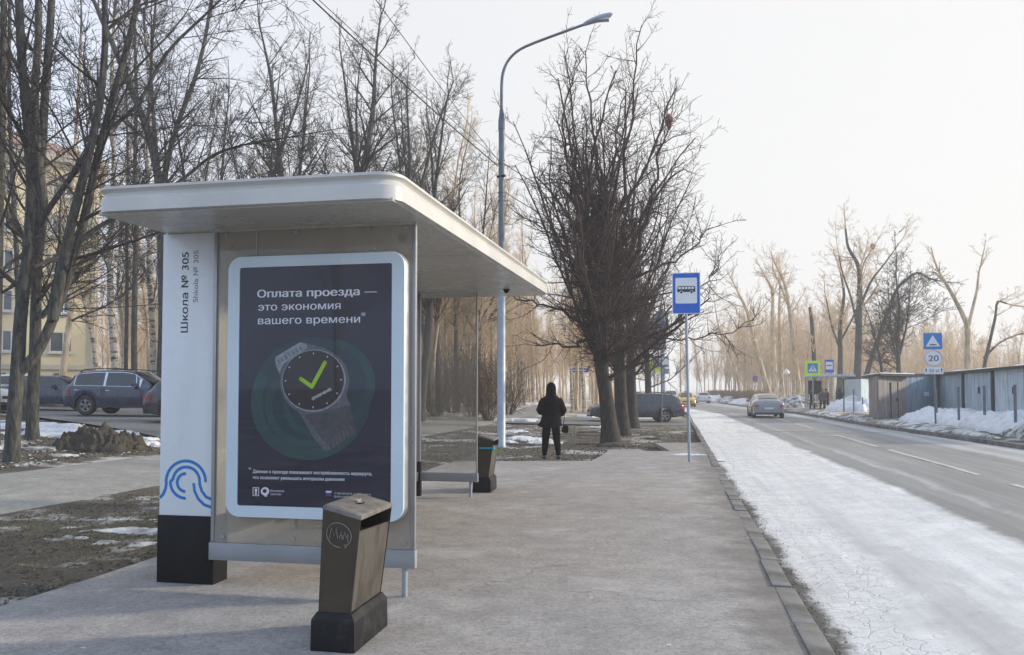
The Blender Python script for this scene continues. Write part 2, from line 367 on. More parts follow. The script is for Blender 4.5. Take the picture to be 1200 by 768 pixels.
# ---------------------------------------------------------------- ground materials
def mat_ground():
    m, t, b = newmat('thawing_soil')
    co = N(t, 'ShaderNodeNewGeometry').outputs['Position']
    soil = ramp(t, noise(t, 1.1, 12, co, .7), [(.30, (.050, .043, .036)), (.50, (.115, .100, .080)), (.70, (.205, .185, .155))])
    grass = ramp(t, noise(t, 22, 8, co, .7), [(.35, (.065, .058, .042)), (.6, (.145, .13, .098)), (.8, (.22, .20, .16))])
    c = mixc(t, ramp(t, noise(t, .35, 6, co), [(.45, g3(0)), (.60, g3(.8))]).outputs[0], soil.outputs[0], grass.outputs[0])
    grit = ramp(t, noise(t, 30, 6, co, .7), [(.56, g3(0)), (.66, g3(.8))])
    c = mixc(t, grit.outputs[0], c, (.30, .28, .25))
    # worn crust of old snow and salt, on open ground
    sn = math_(t, 'ADD', noise(t, .55, 8, co, .62), math_(t, 'MULTIPLY', noise(t, 6, 8, co, .7), .22))
    c = mixc(t, ramp(t, sn, [(.645, g3(0)), (.70, g3(.85))]).outputs[0], c, (.62, .61, .60))
    # the wood further off: pale litter and thin snow
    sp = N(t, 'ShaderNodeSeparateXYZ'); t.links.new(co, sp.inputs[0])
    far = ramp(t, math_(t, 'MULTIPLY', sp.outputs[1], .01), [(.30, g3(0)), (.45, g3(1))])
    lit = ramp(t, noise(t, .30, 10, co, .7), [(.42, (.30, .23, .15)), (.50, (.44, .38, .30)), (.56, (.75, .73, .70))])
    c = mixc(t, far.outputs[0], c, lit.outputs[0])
    t.links.new(c, b.inputs['Base Color']); b.inputs['Roughness'].default_value = .95
    bump(t, b, math_(t, 'ADD', noise(t, 14, 10, co, .75), noise(t, 60, 6, co, .7)), 1.0, .05); return m
def mat_asphalt(name, a, c_, salt=.0, brown=None):
    m, t, b = newmat(name)
    co = N(t, 'ShaderNodeNewGeometry').outputs['Position']
    base = ramp(t, noise(t, .55, 9, co, .6), [(.30, a), (.70, c_)])
    fine = ramp(t, noise(t, 70, 4, co, .8), [(.35, g3(.70)), (.65, g3(1.2))])
    c = mixc(t, 1.0, base.outputs[0], fine.outputs[0], 'MULTIPLY')
    c = mixc(t, 1.0, c, ramp(t, noise(t, 24, 6, co, .75), [(.34, g3(.68)), (.5, g3(1.0)), (.66, g3(1.18))]).outputs[0], 'MULTIPLY')
    c = mixc(t, 1.0, c, ramp(t, noise(t, 3.2, 8, co, .7), [(.32, g3(.76)), (.60, g3(1.07))]).outputs[0], 'MULTIPLY')
    if brown:
        sp = N(t, 'ShaderNodeSeparateXYZ'); t.links.new(co, sp.inputs[0])
        k = ramp(t, math_(t, 'ADD', math_(t, 'MULTIPLY', sp.outputs[1], .04), noise(t, .4, 4, co)), [(.55, g3(0)), (1.0, g3(1))])
        c = mixc(t, k.outputs[0], c, mixc(t, 1.0, c, brown, 'MULTIPLY'))
    st = ramp(t, noise(t, 1.7, 10, co, .68), [(.52, g3(0)), (.70, g3(.50))])
    c = mixc(t, st.outputs[0], c, tuple(v * .55 for v in a))
    if salt:
        sl = ramp(t, math_(t, 'ADD', noise(t, .9, 9, co, .65), math_(t, 'MULTIPLY', noise(t, 25, 6, co, .7), .25)), [(.68, g3(0)), (.80, g3(salt))])
        c = mixc(t, sl.outputs[0], c, (.52, .52, .52))
    cr = N(t, 'ShaderNodeTexVoronoi', feature='DISTANCE_TO_EDGE'); cr.inputs['Scale'].default_value = .45
    wv = N(t, 'ShaderNodeVectorMath', operation='ADD'); wn = N(t, 'ShaderNodeTexNoise'); wn.inputs['Scale'].default_value = 2.2; wn.inputs['Detail'].default_value = 6
    t.links.new(co, wn.inputs['Vector']); t.links.new(co, wv.inputs[0])
    sc = N(t, 'ShaderNodeVectorMath', operation='SCALE'); sc.inputs[3].default_value = .7; t.links.new(wn.outputs['Color'], sc.inputs[0]); t.links.new(sc.outputs[0], wv.inputs[1])
    t.links.new(wv.outputs[0], cr.inputs['Vector'])
    gate = ramp(t, noise(t, .25, 3, co), [(.50, g3(0)), (.56, g3(1))])
    crk = math_(t, 'MULTIPLY', ramp(t, cr.outputs['Distance'], [(.0, g3(1)), (.006, g3(0))]).outputs[0], gate.outputs[0])
    c = mixc(t, math_(t, 'MULTIPLY', crk, .7), c, tuple(v * .35 for v in a))
    if brown:   # grime gathered along the kerb
        kd = math_(t, 'SUBTRACT', math_(t, 'ADD', math_(t, 'MULTIPLY', sp.outputs[1], .208), .92), sp.outputs[0])
        kd = math_(t, 'ADD', kd, math_(t, 'MULTIPLY', math_(t, 'SUBTRACT', noise(t, 1.6, 9, co, .68), .5), 1.5))
        c = mixc(t, ramp(t, kd, [(.0, g3(.75)), (.28, g3(.55)), (.62, g3(0))]).outputs[0], c, (.125, .112, .10))
    # litter-white specks
    if brown:
        dk = ramp(t, noise(t, 9, 3, co, .5), [(.22, g3(.6)), (.27, g3(0))]); c = mixc(t, dk.outputs[0], c, (.09, .085, .08))
    wh = ramp(t, noise(t, 11, 3, co, .4), [(.745, g3(0)), (.765, g3(.8))])
    c = mixc(t, wh.outputs[0], c, (.55, .55, .54))
    t.links.new(c, b.inputs['Base Color']); b.inputs['Roughness'].default_value = .85
    bump(t, b, noise(t, 110, 5, co, .8), .45, .006); return m
def mat_road():
    """UV.x = metres from the left kerb, UV.y = metres along"""
    m, t, b = newmat('salted_road_asphalt')
    uv = N(t, 'ShaderNodeUVMap').outputs[0]; sp = N(t, 'ShaderNodeSeparateXYZ'); t.links.new(uv, sp.inputs[0]); u, v = sp.outputs[0], sp.outputs[1]
    n1 = noise(t, .5, 9, uv, .65); n2 = noise(t, 4.5, 9, uv, .7); st = noise(t, 1.0, 7, uv, .6, (1.6, .12, 1))
    asp = ramp(t, st, [(.3, (.20, .198, .19)), (.7, (.29, .285, .275))])
    c = mixc(t, 1.0, asp.outputs[0], ramp(t, noise(t, 70, 4, uv, .8), [(.35, g3(.8)), (.65, g3(1.15))]).outputs[0], 'MULTIPLY')
    # the white band along the kerb: edge wobbles, thins where tyres run
    edge = math_(t, 'ADD', u, math_(t, 'MULTIPLY', math_(t, 'SUBTRACT', n1, .5), .7))
    edge = math_(t, 'ADD', edge, math_(t, 'MULTIPLY', math_(t, 'SUBTRACT', n2, .5), .35))
    edge = math_(t, 'ADD', edge, math_(t, 'MULTIPLY', math_(t, 'SUBTRACT', v, 12), .012))
    band = ramp(t, math_(t, 'MULTIPLY', edge, .1), [(.004, g3(0)), (.018, g3(1)), (.262, g3(1)), (.285, g3(.0)), (.335, g3(.0)), (.35, g3(.28)), (.375, g3(0)), (.70, g3(0)), (.74, g3(.45)), (.80, g3(.1)), (.86, g3(.55))])
    wet = ramp(t, math_(t, 'ADD', math_(t, 'MULTIPLY', u, .1), math_(t, 'MULTIPLY', math_(t, 'SUBTRACT', n1, .5), .20)), [(.085, g3(0)), (.105, g3(1)), (.125, g3(1)), (.15, g3(0))])
    near = ramp(t, math_(t, 'MULTIPLY', v, .05), [(.45, g3(1)), (.75, g3(0))])
    wear = math_(t, 'MULTIPLY', wet.outputs[0], math_(t, 'MULTIPLY', near.outputs[0], .42))
    patch = ramp(t, noise(t, .8, 10, uv, .66, (1.3, .55, 1)), [(.50, g3(0)), (.66, g3(.42))])
    pp = math_(t, 'MULTIPLY', patch.outputs[0], near.outputs[0])
    fac = math_(t, 'SUBTRACT', band.outputs[0], math_(t, 'MAXIMUM', wear, pp), True)
    speck = ramp(t, n2, [(.32, g3(.72)), (.46, g3(1))])
    fac = math_(t, 'MULTIPLY', fac, speck.outputs[0])
    wc = ramp(t, noise(t, 1.3, 8, uv, .6), [(.3, (.60, .61, .62)), (.7, (.74, .74, .73))])
    c = mixc(t, fac, c, wc.outputs[0])
    # crazed, cracked asphalt near the kerb
    def cracks(scale, wd, warp):
        cr = N(t, 'ShaderNodeTexVoronoi', feature='DISTANCE_TO_EDGE'); cr.inputs['Scale'].default_value = scale
        wn = N(t, 'ShaderNodeTexNoise'); wn.inputs['Scale'].default_value = 1.8; wn.inputs['Detail'].default_value = 7; t.links.new(uv, wn.inputs['Vector'])
        sc = N(t, 'ShaderNodeVectorMath', operation='SCALE'); sc.inputs[3].default_value = warp; t.links.new(wn.outputs['Color'], sc.inputs[0])
        ad = N(t, 'ShaderNodeVectorMath', operation='ADD'); t.links.new(uv, ad.inputs[0]); t.links.new(sc.outputs[0], ad.inputs[1]); t.links.new(ad.outputs[0], cr.inputs['Vector'])
        return ramp(t, cr.outputs['Distance'], [(0, g3(1)), (wd, g3(0))]).outputs[0]
    zone = ramp(t, math_(t, 'ADD', math_(t, 'MULTIPLY', u, .1), math_(t, 'MULTIPLY', math_(t, 'SUBTRACT', n1, .5), .25)), [(.02, g3(1)), (.075, g3(1)), (.10, g3(0))])
    k = math_(t, 'MULTIPLY', cracks(5.0, .045, .75), zone.outputs[0])
    k = math_(t, 'MAXIMUM', k, math_(t, 'MULTIPLY', cracks(.22, .003, 3.0), .35))
    c = mixc(t, math_(t, 'MULTIPLY', k, .22), c, (.14, .138, .135))
    c = mixc(t, 1.0, c, ramp(t, noise(t, 1.0, 8, uv, .65, (7, .18, 1)), [(.35, g3(.86)), (.6, g3(1.05))]).outputs[0], 'MULTIPLY')
    c = mixc(t, ramp(t, noise(t, 13, 7, uv, .7), [(.60, g3(0)), (.70, g3(.45))]).outputs[0], c, (.20, .195, .19))
    # gutter dirt
    gd = ramp(t, edge, [(.03, g3(.85)), (.16, g3(0))])
    c = mixc(t, gd.outputs[0], c, (.06, .055, .05))
    t.links.new(c, b.inputs['Base Color']); rg_ = ramp(t, math_(t, 'MULTIPLY', fac, noise(t, 2.0, 6, uv, .6)), [(.2, g3(.75)), (.5, g3(.25))]); t.links.new(rg_.outputs[0], b.inputs['Roughness'])
    h = math_(t, 'SUBTRACT', math_(t, 'ADD', noise(t, 60, 6, uv, .8), math_(t, 'MULTIPLY', fac, .5)), math_(t, 'MULTIPLY', k, 1.5))
    bump(t, b, h, .5, .01); return m
def rusty(m):
    t = m.node_tree; b = t.nodes['Principled BSDF']; src = b.inputs['Base Color'].links[0].from_socket
    f = ramp(t, noise(t, 1.4, 9, None, .68, (2.2, 2.2, .35)), [(.58, g3(0)), (.72, g3(.5))]); g = ramp(t, noise(t, 5, 5, None, .6, (1.5, 1.5, .2)), [(.4, g3(.75)), (.62, g3(1.05))])
    c = mixc(t, 1.0, mixc(t, f.outputs[0], src, (.19, .12, .075)), g.outputs[0], 'MULTIPLY'); t.links.new(c, b.inputs['Base Color'])
for m_ in (m_garb, m_garl, m_garm, m_garw): rusty(m_)
m_ground = mat_ground()
m_walk = mat_asphalt('sidewalk_asphalt', (.37, .355, .342), (.28, .268, .258), .35, (1.0, .95, .91))
m_path = mat_asphalt('path_asphalt', (.31, .30, .275), (.26, .25, .23), .2)
m_lot = mat_asphalt('car_park_asphalt', (.20, .195, .19), (.15, .148, .145), .2)
m_road = mat_road()
# ---------------------------------------------------------------- ground
def grid_mesh(xs, ys, zf, name, m, uvf=None, pf=None):
    nx, ny = len(xs), len(ys); vs = []
    for y in ys:
        for x in xs:
            X, Y = pf(x, y) if pf else (x, y); vs.append((X, Y, zf(X, Y, x)))
    fs = [(j * nx + i, j * nx + i + 1, (j + 1) * nx + i + 1, (j + 1) * nx + i) for j in range(ny - 1) for i in range(nx - 1)]
    me = bpy.data.meshes.new(name); me.from_pydata(vs, [], fs); me.materials.append(m)
    me.polygons.foreach_set('use_smooth', [True] * len(fs))
    if uvf:
        ul = me.uv_layers.new(name='UVMap'); li = np.empty(len(me.loops), dtype=np.int32); me.loops.foreach_get('vertex_index', li)
        uvs = np.array([uvf(x, y) for y in ys for x in xs])[li]; ul.data.foreach_set('uv', uvs.ravel())
    return struct(link(name, me))
def seq(a, b, n, p=1.0): return [a + (b - a) * (i / n) ** p for i in range(n + 1)]
def spaced(lo, hi, fine, grow=1.12, c0=0.0, cut=16):
    out = [c0]; d = fine
    while out[-1] < hi: out.append(out[-1] + d); d = d * grow if out[-1] - c0 > cut else d
    o2 = [c0]; d = fine
    while o2[-1] > lo: o2.append(o2[-1] - d); d = d * grow if c0 - o2[-1] > cut else d
    return sorted(set(o2[1:] + out))
def in_soft(x, y):
    w = (kerb_x(y) - x) * .978
    return w
LOT = [G(-60, 482, .5), G(0, 488, .5), G(56, 494, .5), G(100, 500, .46), G(150, 505, .42), G(192, 511, .38), G(330, 522, .3)]
def in_lot(x, y):
    if x < LOT[0].x or x > LOT[-1].x: return False
    yy = lerp_pts(x, [(q.x, q.y) for q in LOT]); return yy - .1 < y < yy + 20.2
def ground_z(x, y, _=0):
    z = base_h(x, y); w = in_soft(x, y)
    if 5.7 < w < 60 and y < 200:
        k = min(1, (w - 5.7) / .6)
        if 8.6 < w < 12.2: k = 0
        if in_lot(x, y) or (36 < y < 46 and w < 9.6): return z - .06
        z += k * (.035 * nz(x, y, .9, 1) + .03 * nz(x, y, 3.1, 2) + .012 * nz(x, y, 9, 3))
    elif 0 < w <= 5.7 and y > 17.6:
        z += .03 * nz(x, y, 2.5, 2) * min(1, w)
    return z
gx = spaced(-900, 900, .19, 1.10, -4.0, 13); gy = spaced(-300, 2500, .19, 1.09, 8.0, 13)
ground = grid_mesh(gx, gy, ground_z, 'ground', m_ground)
# road sheet
ru = [0.0] + seq(.15, 1, 20)
ry = seq(-30, 60, 240) + seq(60, 420, 80)[1:]
def road_z(X, Y, u):
    s = u * road_w(Y); z = ROADZ
    if u in (0.0,): z = ROADZ
    return z + .012 * nz(X, Y, 1.2, 5) * (1 if .05 < u < .95 else .3) + .05 * math.sin(math.pi * min(1, max(0, u))) * .6
road = grid_mesh(seq(0, 1, 30), ry, road_z, 'road', m_road, uvf=lambda u, y: (u * road_w(y), y), pf=lambda u, y: (kerb_x(y) + u * road_w(y), y))
def road_at(X, Y): return road_z(X, Y, (X - kerb_x(Y)) / road_w(Y))
def sheet(name, outline, z, m, th=.10):
    o = MB().prism(outline, 'z', z - th, z).build(name, m); return struct(o)
# sidewalk: the stop's platform, then a narrower strip beyond the person
def kx(y, off): return kerb_x(y) - off / .978
PL = []
rnd = random.Random(4)
for y in seq(-20, 17.0, 60): PL.append((kx(y, 5.65 + .10 * nz(0, y, 1.1, 4) + .05 * nz(0, y, 5, 4)), y))
PLR = [(kerb_x(y) - .135, y) for y in seq(-20, 23.4, 30)]
far_edge = [(-1.3, 17.25), (-.2, 17.3), (.9, 17.28), (1.75, 17.35), (2.1, 18.6), (2.55, 20.6), (3.35, 20.7), (3.42, 20.1), (4.05, 20.15), (4.2, 23.2)]
sidewalk = sheet('sidewalk', PL + far_edge + PLR[::-1], 0.0, m_walk)
# footpath behind the stop, laid on the slope
pys = seq(-20, 90, 160)
path = grid_mesh(seq(8.85, 12.0, 6), pys, lambda X, Y, u: base_h(X, Y) + .03 + (0 if 8.9 < u < 11.9 else -.05), 'footpath', m_path,
                 pf=lambda u, y: (kx(y, u + .08 * nz(u * 9, y, .8, 7)), y))
# car park behind, on the rise
lot_near = LOT
lm = MB(); n = len(lot_near); rows = 9
vs = []
for k in range(rows):
    for q in lot_near:
        X, Y = q.x - .19 * 13 * k / (rows - 1) * 0 , q.y + 20.0 * k / (rows - 1); vs.append((X, Y, base_h(X, Y) + .05))
vs = [(a, b_, c + (0)) for a, b_, c in vs]
lm.add(vs, [(j * n + i, j * n + i + 1, (j + 1) * n + i + 1, (j + 1) * n + i) for j in range(rows - 1) for i in range(n - 1)])
car_park = struct(lm.build('car_park', m_lot, smooth=True))
def on_ground(x, y): return base_h(x, y)
# driveway crossing where the estate car stands
dv = MB(); q = []
for y0 in (36.5, 39, 42, 45.5):
    for off in (.2, 3, 6, 9.2): q.append((kx(y0, off) + 0, y0, max(base_h(kx(y0, off), y0), -.11) + .02))
dv.add(q, [(j * 4 + i, j * 4 + i + 1, (j + 1) * 4 + i + 1, (j + 1) * 4 + i) for j in range(3) for i in range(3)])
struct(dv.build('driveway', m_lot))
# kerbs: stones one metre long along the near side, coarser beyond
kerb = struct(link('kerb', None))
km = [MB().box(0, 0, -.12, .15, .985, .24).build('kerb_stone', m_kerb, kerb, bevel=.014).data]
first = True
rk = random.Random(2)
y = -6.0; kk = 0
while y < 48:
    x = kerb_x(y); a = -math.atan(.2105)
    if kk == 0: o = [q for q in bpy.data.objects if q.name == 'kerb_stone'][0]
    else: o = link('kerb_stone', km[0], kerb)
    o.location = (x - .08 + rk.uniform(-.012, .012), y, .008 + rk.uniform(-.008, .008) - (.05 if 36 < y < 46 else 0)); o.rotation_euler = (rk.uniform(-.008, .008), rk.uniform(-.02, .02), a + rk.uniform(-.006, .006))
    y += 1.0 * math.cos(a); kk += 1
rings = []
for y in seq(48.3, 300, 40): x = kerb_x(y); rings.append([(x - .15, y, -.2), (x, y, -.2), (x, y, .01), (x - .15, y, .01)])
o = MB().loft(rings).build('far_kerb_run', m_kerb, kerb)
kerb2 = struct(link('opposite_kerb', None))
rings = []
for y in seq(-30, 300, 120): x = kerb_x(y) + road_w(y) + .02 * nz(0, y, 1, 3); rings.append([(x, y, -.3), (x + .16, y, -.3), (x + .16, y, .02), (x, y, .02 + .01 * nz(1, y, 2, 3))])
MB().loft(rings).build('kerb_run', m_kerb, kerb2)
# lane markings
y = 2.5
dashes = [(5.0, 7.6), (9.4, 13.8), (15.3, 21.7), (22.9, 29.0), (33.5, 38.5), (40.5, 46), (48, 54), (56, 62)]
for i, (a, b_) in enumerate(dashes):
    mb = MB(); rings = []
    for y in seq(a, b_, 5):
        x = kerb_x(y) + 4.95; z = road_at(x, y) + .006; rings.append([(x - .075, y, z), (x + .075, y, z)])
    mb.loft(rings, cap=False, closed=False); mb.build('lane_dash', m_paint, road, recalc=False)
for (y0, s0, s1, w_) in ((31.6, 3.1, 7.7, .35), (28.4, 4.2, 5.6, .35), (34.6, 6.0, 7.9, .3), (40.0, 1.6, 2.9, .5)):
    mb = MB(); rings = []
    for k in range(9):
        s_ = s0 + (s1 - s0) * k / 8; x = kerb_x(y0) + s_; yy = y0 - .2 * (s_ - s0); rings.append([(x, yy, road_at(x, yy) + .008), (x, yy + w_, road_at(x, yy + w_) + .008)])
    mb.loft(rings, cap=False, closed=False); mb.build('cross_marking', m_paint, road, recalc=False)
# ================================================================ bus shelter
A11 = -R(11)
shelter = thing('bus_shelter', 'cream roofed glass bus shelter with white pylon and lit style poster case', 'bus shelter', (-.807, 5.96, 0), A11)
sh = shelter
def soff(ly): return 2.845 + .0268 * ly
# roof: rounded box with a recessed lip
def roof_ring(inset, dz):
    pts = rrect(-.95, 2.68, 2.30 - 2 * inset, 6.96 - 2 * inset, max(.04, .17 - inset), 6); return [(a, b, soff(b) + dz) for a, b in pts]
MB().loft([roof_ring(.03, 0), roof_ring(0, .0), roof_ring(0, .095), roof_ring(.018, .112), roof_ring(.026, .135), roof_ring(.016, .150), roof_ring(-.006, .158), roof_ring(-.006, .176), roof_ring(.03, .186), roof_ring(.4, .20)]).build('roof', m_roof, sh, smooth=True)
cuts = [-.76, -.005, 1.75, 3.55, 5.43, 6.12]
for a, b in zip(cuts, cuts[1:]):
    y0, y1 = a + .005, b - .005
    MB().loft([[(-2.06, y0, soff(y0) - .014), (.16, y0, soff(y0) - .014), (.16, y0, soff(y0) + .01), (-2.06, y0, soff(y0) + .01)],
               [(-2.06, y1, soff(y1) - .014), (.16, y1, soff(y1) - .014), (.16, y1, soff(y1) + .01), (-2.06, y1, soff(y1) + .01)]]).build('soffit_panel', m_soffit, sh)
# pylon
pyl = MB().bbox(-2.105, -1.625, .05, .24, .54, 2.83).build('pylon', m_pylon, sh, bevel=.004)
MB().bbox(-2.115, -1.612, .042, .25, 0, .538).build('pylon_base', m_black, sh, bevel=.004)
text('Школа № 305', 'stop_name', m_letter, pyl, -1.872, 2.02, .062, width=.655, y=.0485, vertical=True, bold=.018)
text('Shkola № 305', 'stop_name_latin', m_greyletter, pyl, -1.785, 2.265, .044, width=.42, y=.0485, vertical=True)
def lg(px, pz):   # logo strokes, measured on the pylon face (u from left, mm-like) 
    return (-2.105 + (px - 40) / 250 * .48, .545 + (398 - pz) / 243 * .44 * 1.0)
mb = MB()
k = .48 / 250; wd = 12.5 * k
def st(pts): add_stroke(mb, [lg(*p) for p in pts], wd, .0485, .0475)
def parc(cx, cz, r, a0, a1, n=20): return [(cx + r * math.cos(R(a0 + (a1 - a0) * i / n)), cz - r * math.sin(R(a0 + (a1 - a0) * i / n))) for i in range(n + 1)]
st([(43, 325), (58, 308), (68, 285), (72, 262)] + parc(163, 250, 92, 178, 0) )
st([(160, 325)] + parc(163, 254, 68, 235, 180, 8)[:1] * 0 + parc(163, 252, 72, 268, 180, 10) + parc(165, 247, 62, 172, 8, 18) + [(228, 262), (238, 290), (258, 315), (289, 327)])
st(parc(163, 254, 40, 90, 268, 16))
st([(200, 256), (204, 290), (222, 325), (250, 350), (289, 362)])
mb.build('wave_logo', m_skyblue, pyl, recalc=True)
# end wall by the pylon: dusty glass sheet with steel edge
MB().bbox(-1.61, .055, -.004, .006, .352, 2.825).build('side_glass', g_side, sh)
MB().bbox(.056, .082, -.018, .020, .352, 2.83).build('glass_edge_post', m_steel, sh, bevel=.003)
MB().bbox(-1.60, -1.575, -.018, .020, .352, 2.83).build('glass_edge_post', m_steel, sh, bevel=.003)
MB().bbox(-1.61, .085, -.022, .024, 2.812, 2.832).build('head_rail', m_soffit, sh)
MB().bbox(-1.61, .088, -.03, .03, .215, .35).build('lower_beam', m_beam, sh, bevel=.004)
MB().cyl((0, 0, 0), (0, 0, .215), .021, 16).build('leg', m_galv, sh, smooth=True)
MB().bbox(-1.24, -1.234, -.012, -.005, 2.60, 2.82).build('glass_joint', m_soffit, sh)
for lx in (-1.50, -.9, -.3, .0):
    for zz_ in (.40, 2.79): MB().lathe([(.001, -.012), (.016, -.012), (.016, -.004), (.001, -.004)], (0, 0, 0), 12).build('glass_bolt', m_steel, sh, smooth=True).matrix_local = Matrix.Translation((lx, -.003, zz_)) @ Matrix.Rotation(-math.pi / 2, 4, 'X')
# poster case
X0, X1, Z0, Z1 = -1.425, .035, .565, 2.60; cxp, czp = (X0 + X1) / 2, (Z0 + Z1) / 2
def ring(w, h, r, y): return [(a, y, b) for a, b in rrect(cxp, czp, w, h, r, 8)]
Wp, Hp = X1 - X0, Z1 - Z0
case = MB().loft([ring(Wp - .02, Hp - .02, .11, -.105), ring(Wp, Hp, .12, -.085), ring(Wp, Hp, .12, -.02), ring(Wp - .012, Hp - .012, .115, -.016), ring(Wp - .012, Hp - .012, .115, -.008), ring(Wp, Hp, .12, -.004),
                 ring(Wp, Hp, .12, .10), ring(Wp - .03, Hp - .03, .10, .125)]).build('poster_case', m_steel, sh, smooth=True)
PX0, PX1, PZ0, PZ1 = -1.318, -.072, .662, 2.505; PW, PH = PX1 - PX0, PZ1 - PZ0; pcx, pcz = (PX0 + PX1) / 2, (PZ0 + PZ1) / 2
o_ = rrect(cxp, czp, Wp - .012, Hp - .012, .115, 8); i_ = rrect(pcx, pcz, PW, PH, .018, 8)
MB().loft([[(a, -.104, b) for a, b in o_], [(a, -.118, b) for a, b in rrect(cxp, czp, Wp - .02, Hp - .02, .11, 8)], [(a, -.118, b) for a, b in i_], [(a, -.108, b) for a, b in i_]], cap=False).build('frame', m_frame, case, smooth=True)
sheet_ = MB().prism(rrect(pcx, pcz, PW + .02, PH + .02, .02, 4), 'y', -.1085, -.1065).build('poster_sheet', m_poster, case)
def pu(px, py):
    """poster photo pixel -> point on the sheet (the sheet is seen slightly from the right)"""
    u = (px - 279) / 178.5; tz = 312 - 1.8 * u; bz = 589.7 + 8.6 * u; v = (py - tz) / (bz - tz); u = u * 1.04 / (1 + .04 * u)
    return PX0 + u * PW, PZ1 - v * PH
sx = PW / 178.5; sz = PH / 284
YP = -.1092
def ptext(body, name, px0, py, px1, cap, m=m_pwhite, bold=0.0, rot=0, up=.0008):
    a = pu(px0, py); b = pu(px1, py); text(body, name, m, case, a[0], a[1], cap * sz, width=b[0] - a[0], y=YP - up, bold=bold, depth=.0004, rot=rot)
ptext('Оплата проезда', 'headline_lettering', 299.5, 347.5, 419, 9.2, bold=.05)
ptext('—', 'headline_dash', 425, 347.0, 439.5, 9.2)
ptext('это экономия', 'headline_lettering', 300.5, 363, 397, 9.2, bold=.018)
ptext('вашего времени', 'headline_lettering', 300.5, 379, 420, 9.2, bold=.018)
ptext('*', 'asterisk', 421, 375.5, 426.5, 8.4)
ptext('*', 'asterisk', 291.5, 550.5, 294.5, 4.6)
ptext('Данные о проезде показывают востребованность маршрута,', 'footnote_lettering', 296.5, 552.5, 435, 3.9, bold=.03)
ptext('что позволяет уменьшать интервалы движения', 'footnote_lettering', 296.5, 559.5, 403, 3.9, bold=.03)
ptext('Московский', 'transport_lettering', 317, 574.8, 333, 2.7)
ptext('транспорт', 'transport_lettering', 317, 578.6, 330, 2.7)
ptext('+7 495 539 54 54  transport.mos.ru', 'contact_lettering', 391, 579.0, 434, 2.2)
ptext('3210 с мобильного', 'contact_lettering', 391, 582.6, 420, 2.2)
def flat(pts, name, m, lay, parent=case):
    q = [pu(*p) for p in pts]; return MB().prism(q, 'y', YP - .0003 * lay, YP - .0003 * lay + .0002).build(name, m, parent)
def pring(cx, cy, r0, r1, a0, a1, name, m, lay, n=30, sq=1.0):
    mb = MB(); rings = []
    for i in range(n + 1):
        a = R(a0 + (a1 - a0) * i / n); y = YP - .0003 * lay
        p = pu(cx + r0 * math.cos(a), cy - r0 * sq * math.sin(a)); q = pu(cx + r1 * math.cos(a), cy - r1 * sq * math.sin(a))
        rings.append([(p[0], y, p[1]), (q[0], y, q[1])])
    mb.loft(rings, cap=False, closed=False); return mb.build(name, m, case, recalc=False)
pring(364, 466, 2, 70, 0, 360, 'green_glow_disc', m_green2, 1, 48)
pring(362, 470, 56, 69, 150, 325, 'green_glow_arc', m_green1, 2)
pring(360, 474, 42, 50, 140, 300, 'green_glow_arc', m_green1, 3)
pring(366, 476, 28, 35, 170, 330, 'green_glow_arc', m_green1, 3)
pring(384, 452, 44, 54, -70, 80, 'green_glow_arc', m_green1, 2)
flat([(321, 418), (350, 401), (357, 403), (359, 408), (331, 426), (326, 437), (322, 428)], 'upper_strap', m_watch1, 9)
for i in range(7):
    a = 323 + i * 4.3; flat([(a, 421.5 - i * 2.5), (a + 1, 421 - i * 2.5), (a + 4.2, 424.8 - i * 2.5), (a + 3.2, 425.4 - i * 2.5)], 'strap_link_line', m_watch2, 10)
flat([(321.5, 420), (324, 419), (350, 404), (357, 402.5), (366, 404.5), (382, 410), (370, 450), (345, 470), (331, 452), (326, 438)], 'watch_lug', m_watch4, 7)
flat([(345, 478), (372, 470), (403, 455), (406, 468), (410, 477), (404, 482), (372, 489), (354, 490)], 'watch_lug', m_watch4, 7)
flat([(367.5 + 40.5 * math.cos(R(a)), 447.5 + 39.5 * math.sin(R(a))) for a in range(0, 360, 8)], 'watch_case', m_watch4, 8)
flat([(352, 487), (380, 483), (409, 476), (417, 507), (386, 528), (381, 529), (368, 512)], 'lower_strap', m_watch2, 9)
for i in range(7):
    flat([(385 + i * 4.4, 527.5 - i * 2.9), (386.2 + i * 4.4, 526.8 - i * 2.9), (384.5 + i * 4.2, 517 - i * 2.9), (383.6 + i * 4.2, 517.5 - i * 2.9)], 'strap_link_line', m_watch4, 10)
flat([(353, 488), (356, 487.5), (386, 526), (383, 529), (378, 527), (366, 512)], 'strap_edge', m_watch4, 10)
flat([(c[0], c[1]) for c in [(366.5 + 37.5 * math.cos(R(a)), 446.5 + 36.5 * math.sin(R(a))) for a in range(0, 360, 8)]], 'watch_bezel', m_watch1, 10)
flat([(366 + 36 * math.cos(R(a)), 446 + 35 * math.sin(R(a))) for a in range(0, 360, 8)], 'watch_face', m_watch3, 11)
for a in range(0, 360, 30):
    c_, s_ = math.cos(R(a)), math.sin(R(a)); X, Y = 366 + 32.2 * c_, 446 + 31.2 * s_
    flat([(X - .8 * c_ - .45 * s_, Y - .8 * s_ + .45 * c_), (X + 1.2 * c_ - .45 * s_, Y + 1.2 * s_ + .45 * c_), (X + 1.2 * c_ + .45 * s_, Y + 1.2 * s_ - .45 * c_), (X - .8 * c_ + .45 * s_, Y - .8 * s_ - .45 * c_)], 'hour_mark', m_pwhite, 12)
mb = MB(); pts = [pu(351.5, 444), pu(364.5, 453.5), pu(379.5, 425.5)]
for a, b in ((pts[0], pts[1]), (pts[1], pts[2])): add_stroke(mb, [a, b], 4.4 * sx, YP - .0042, YP - .0038)
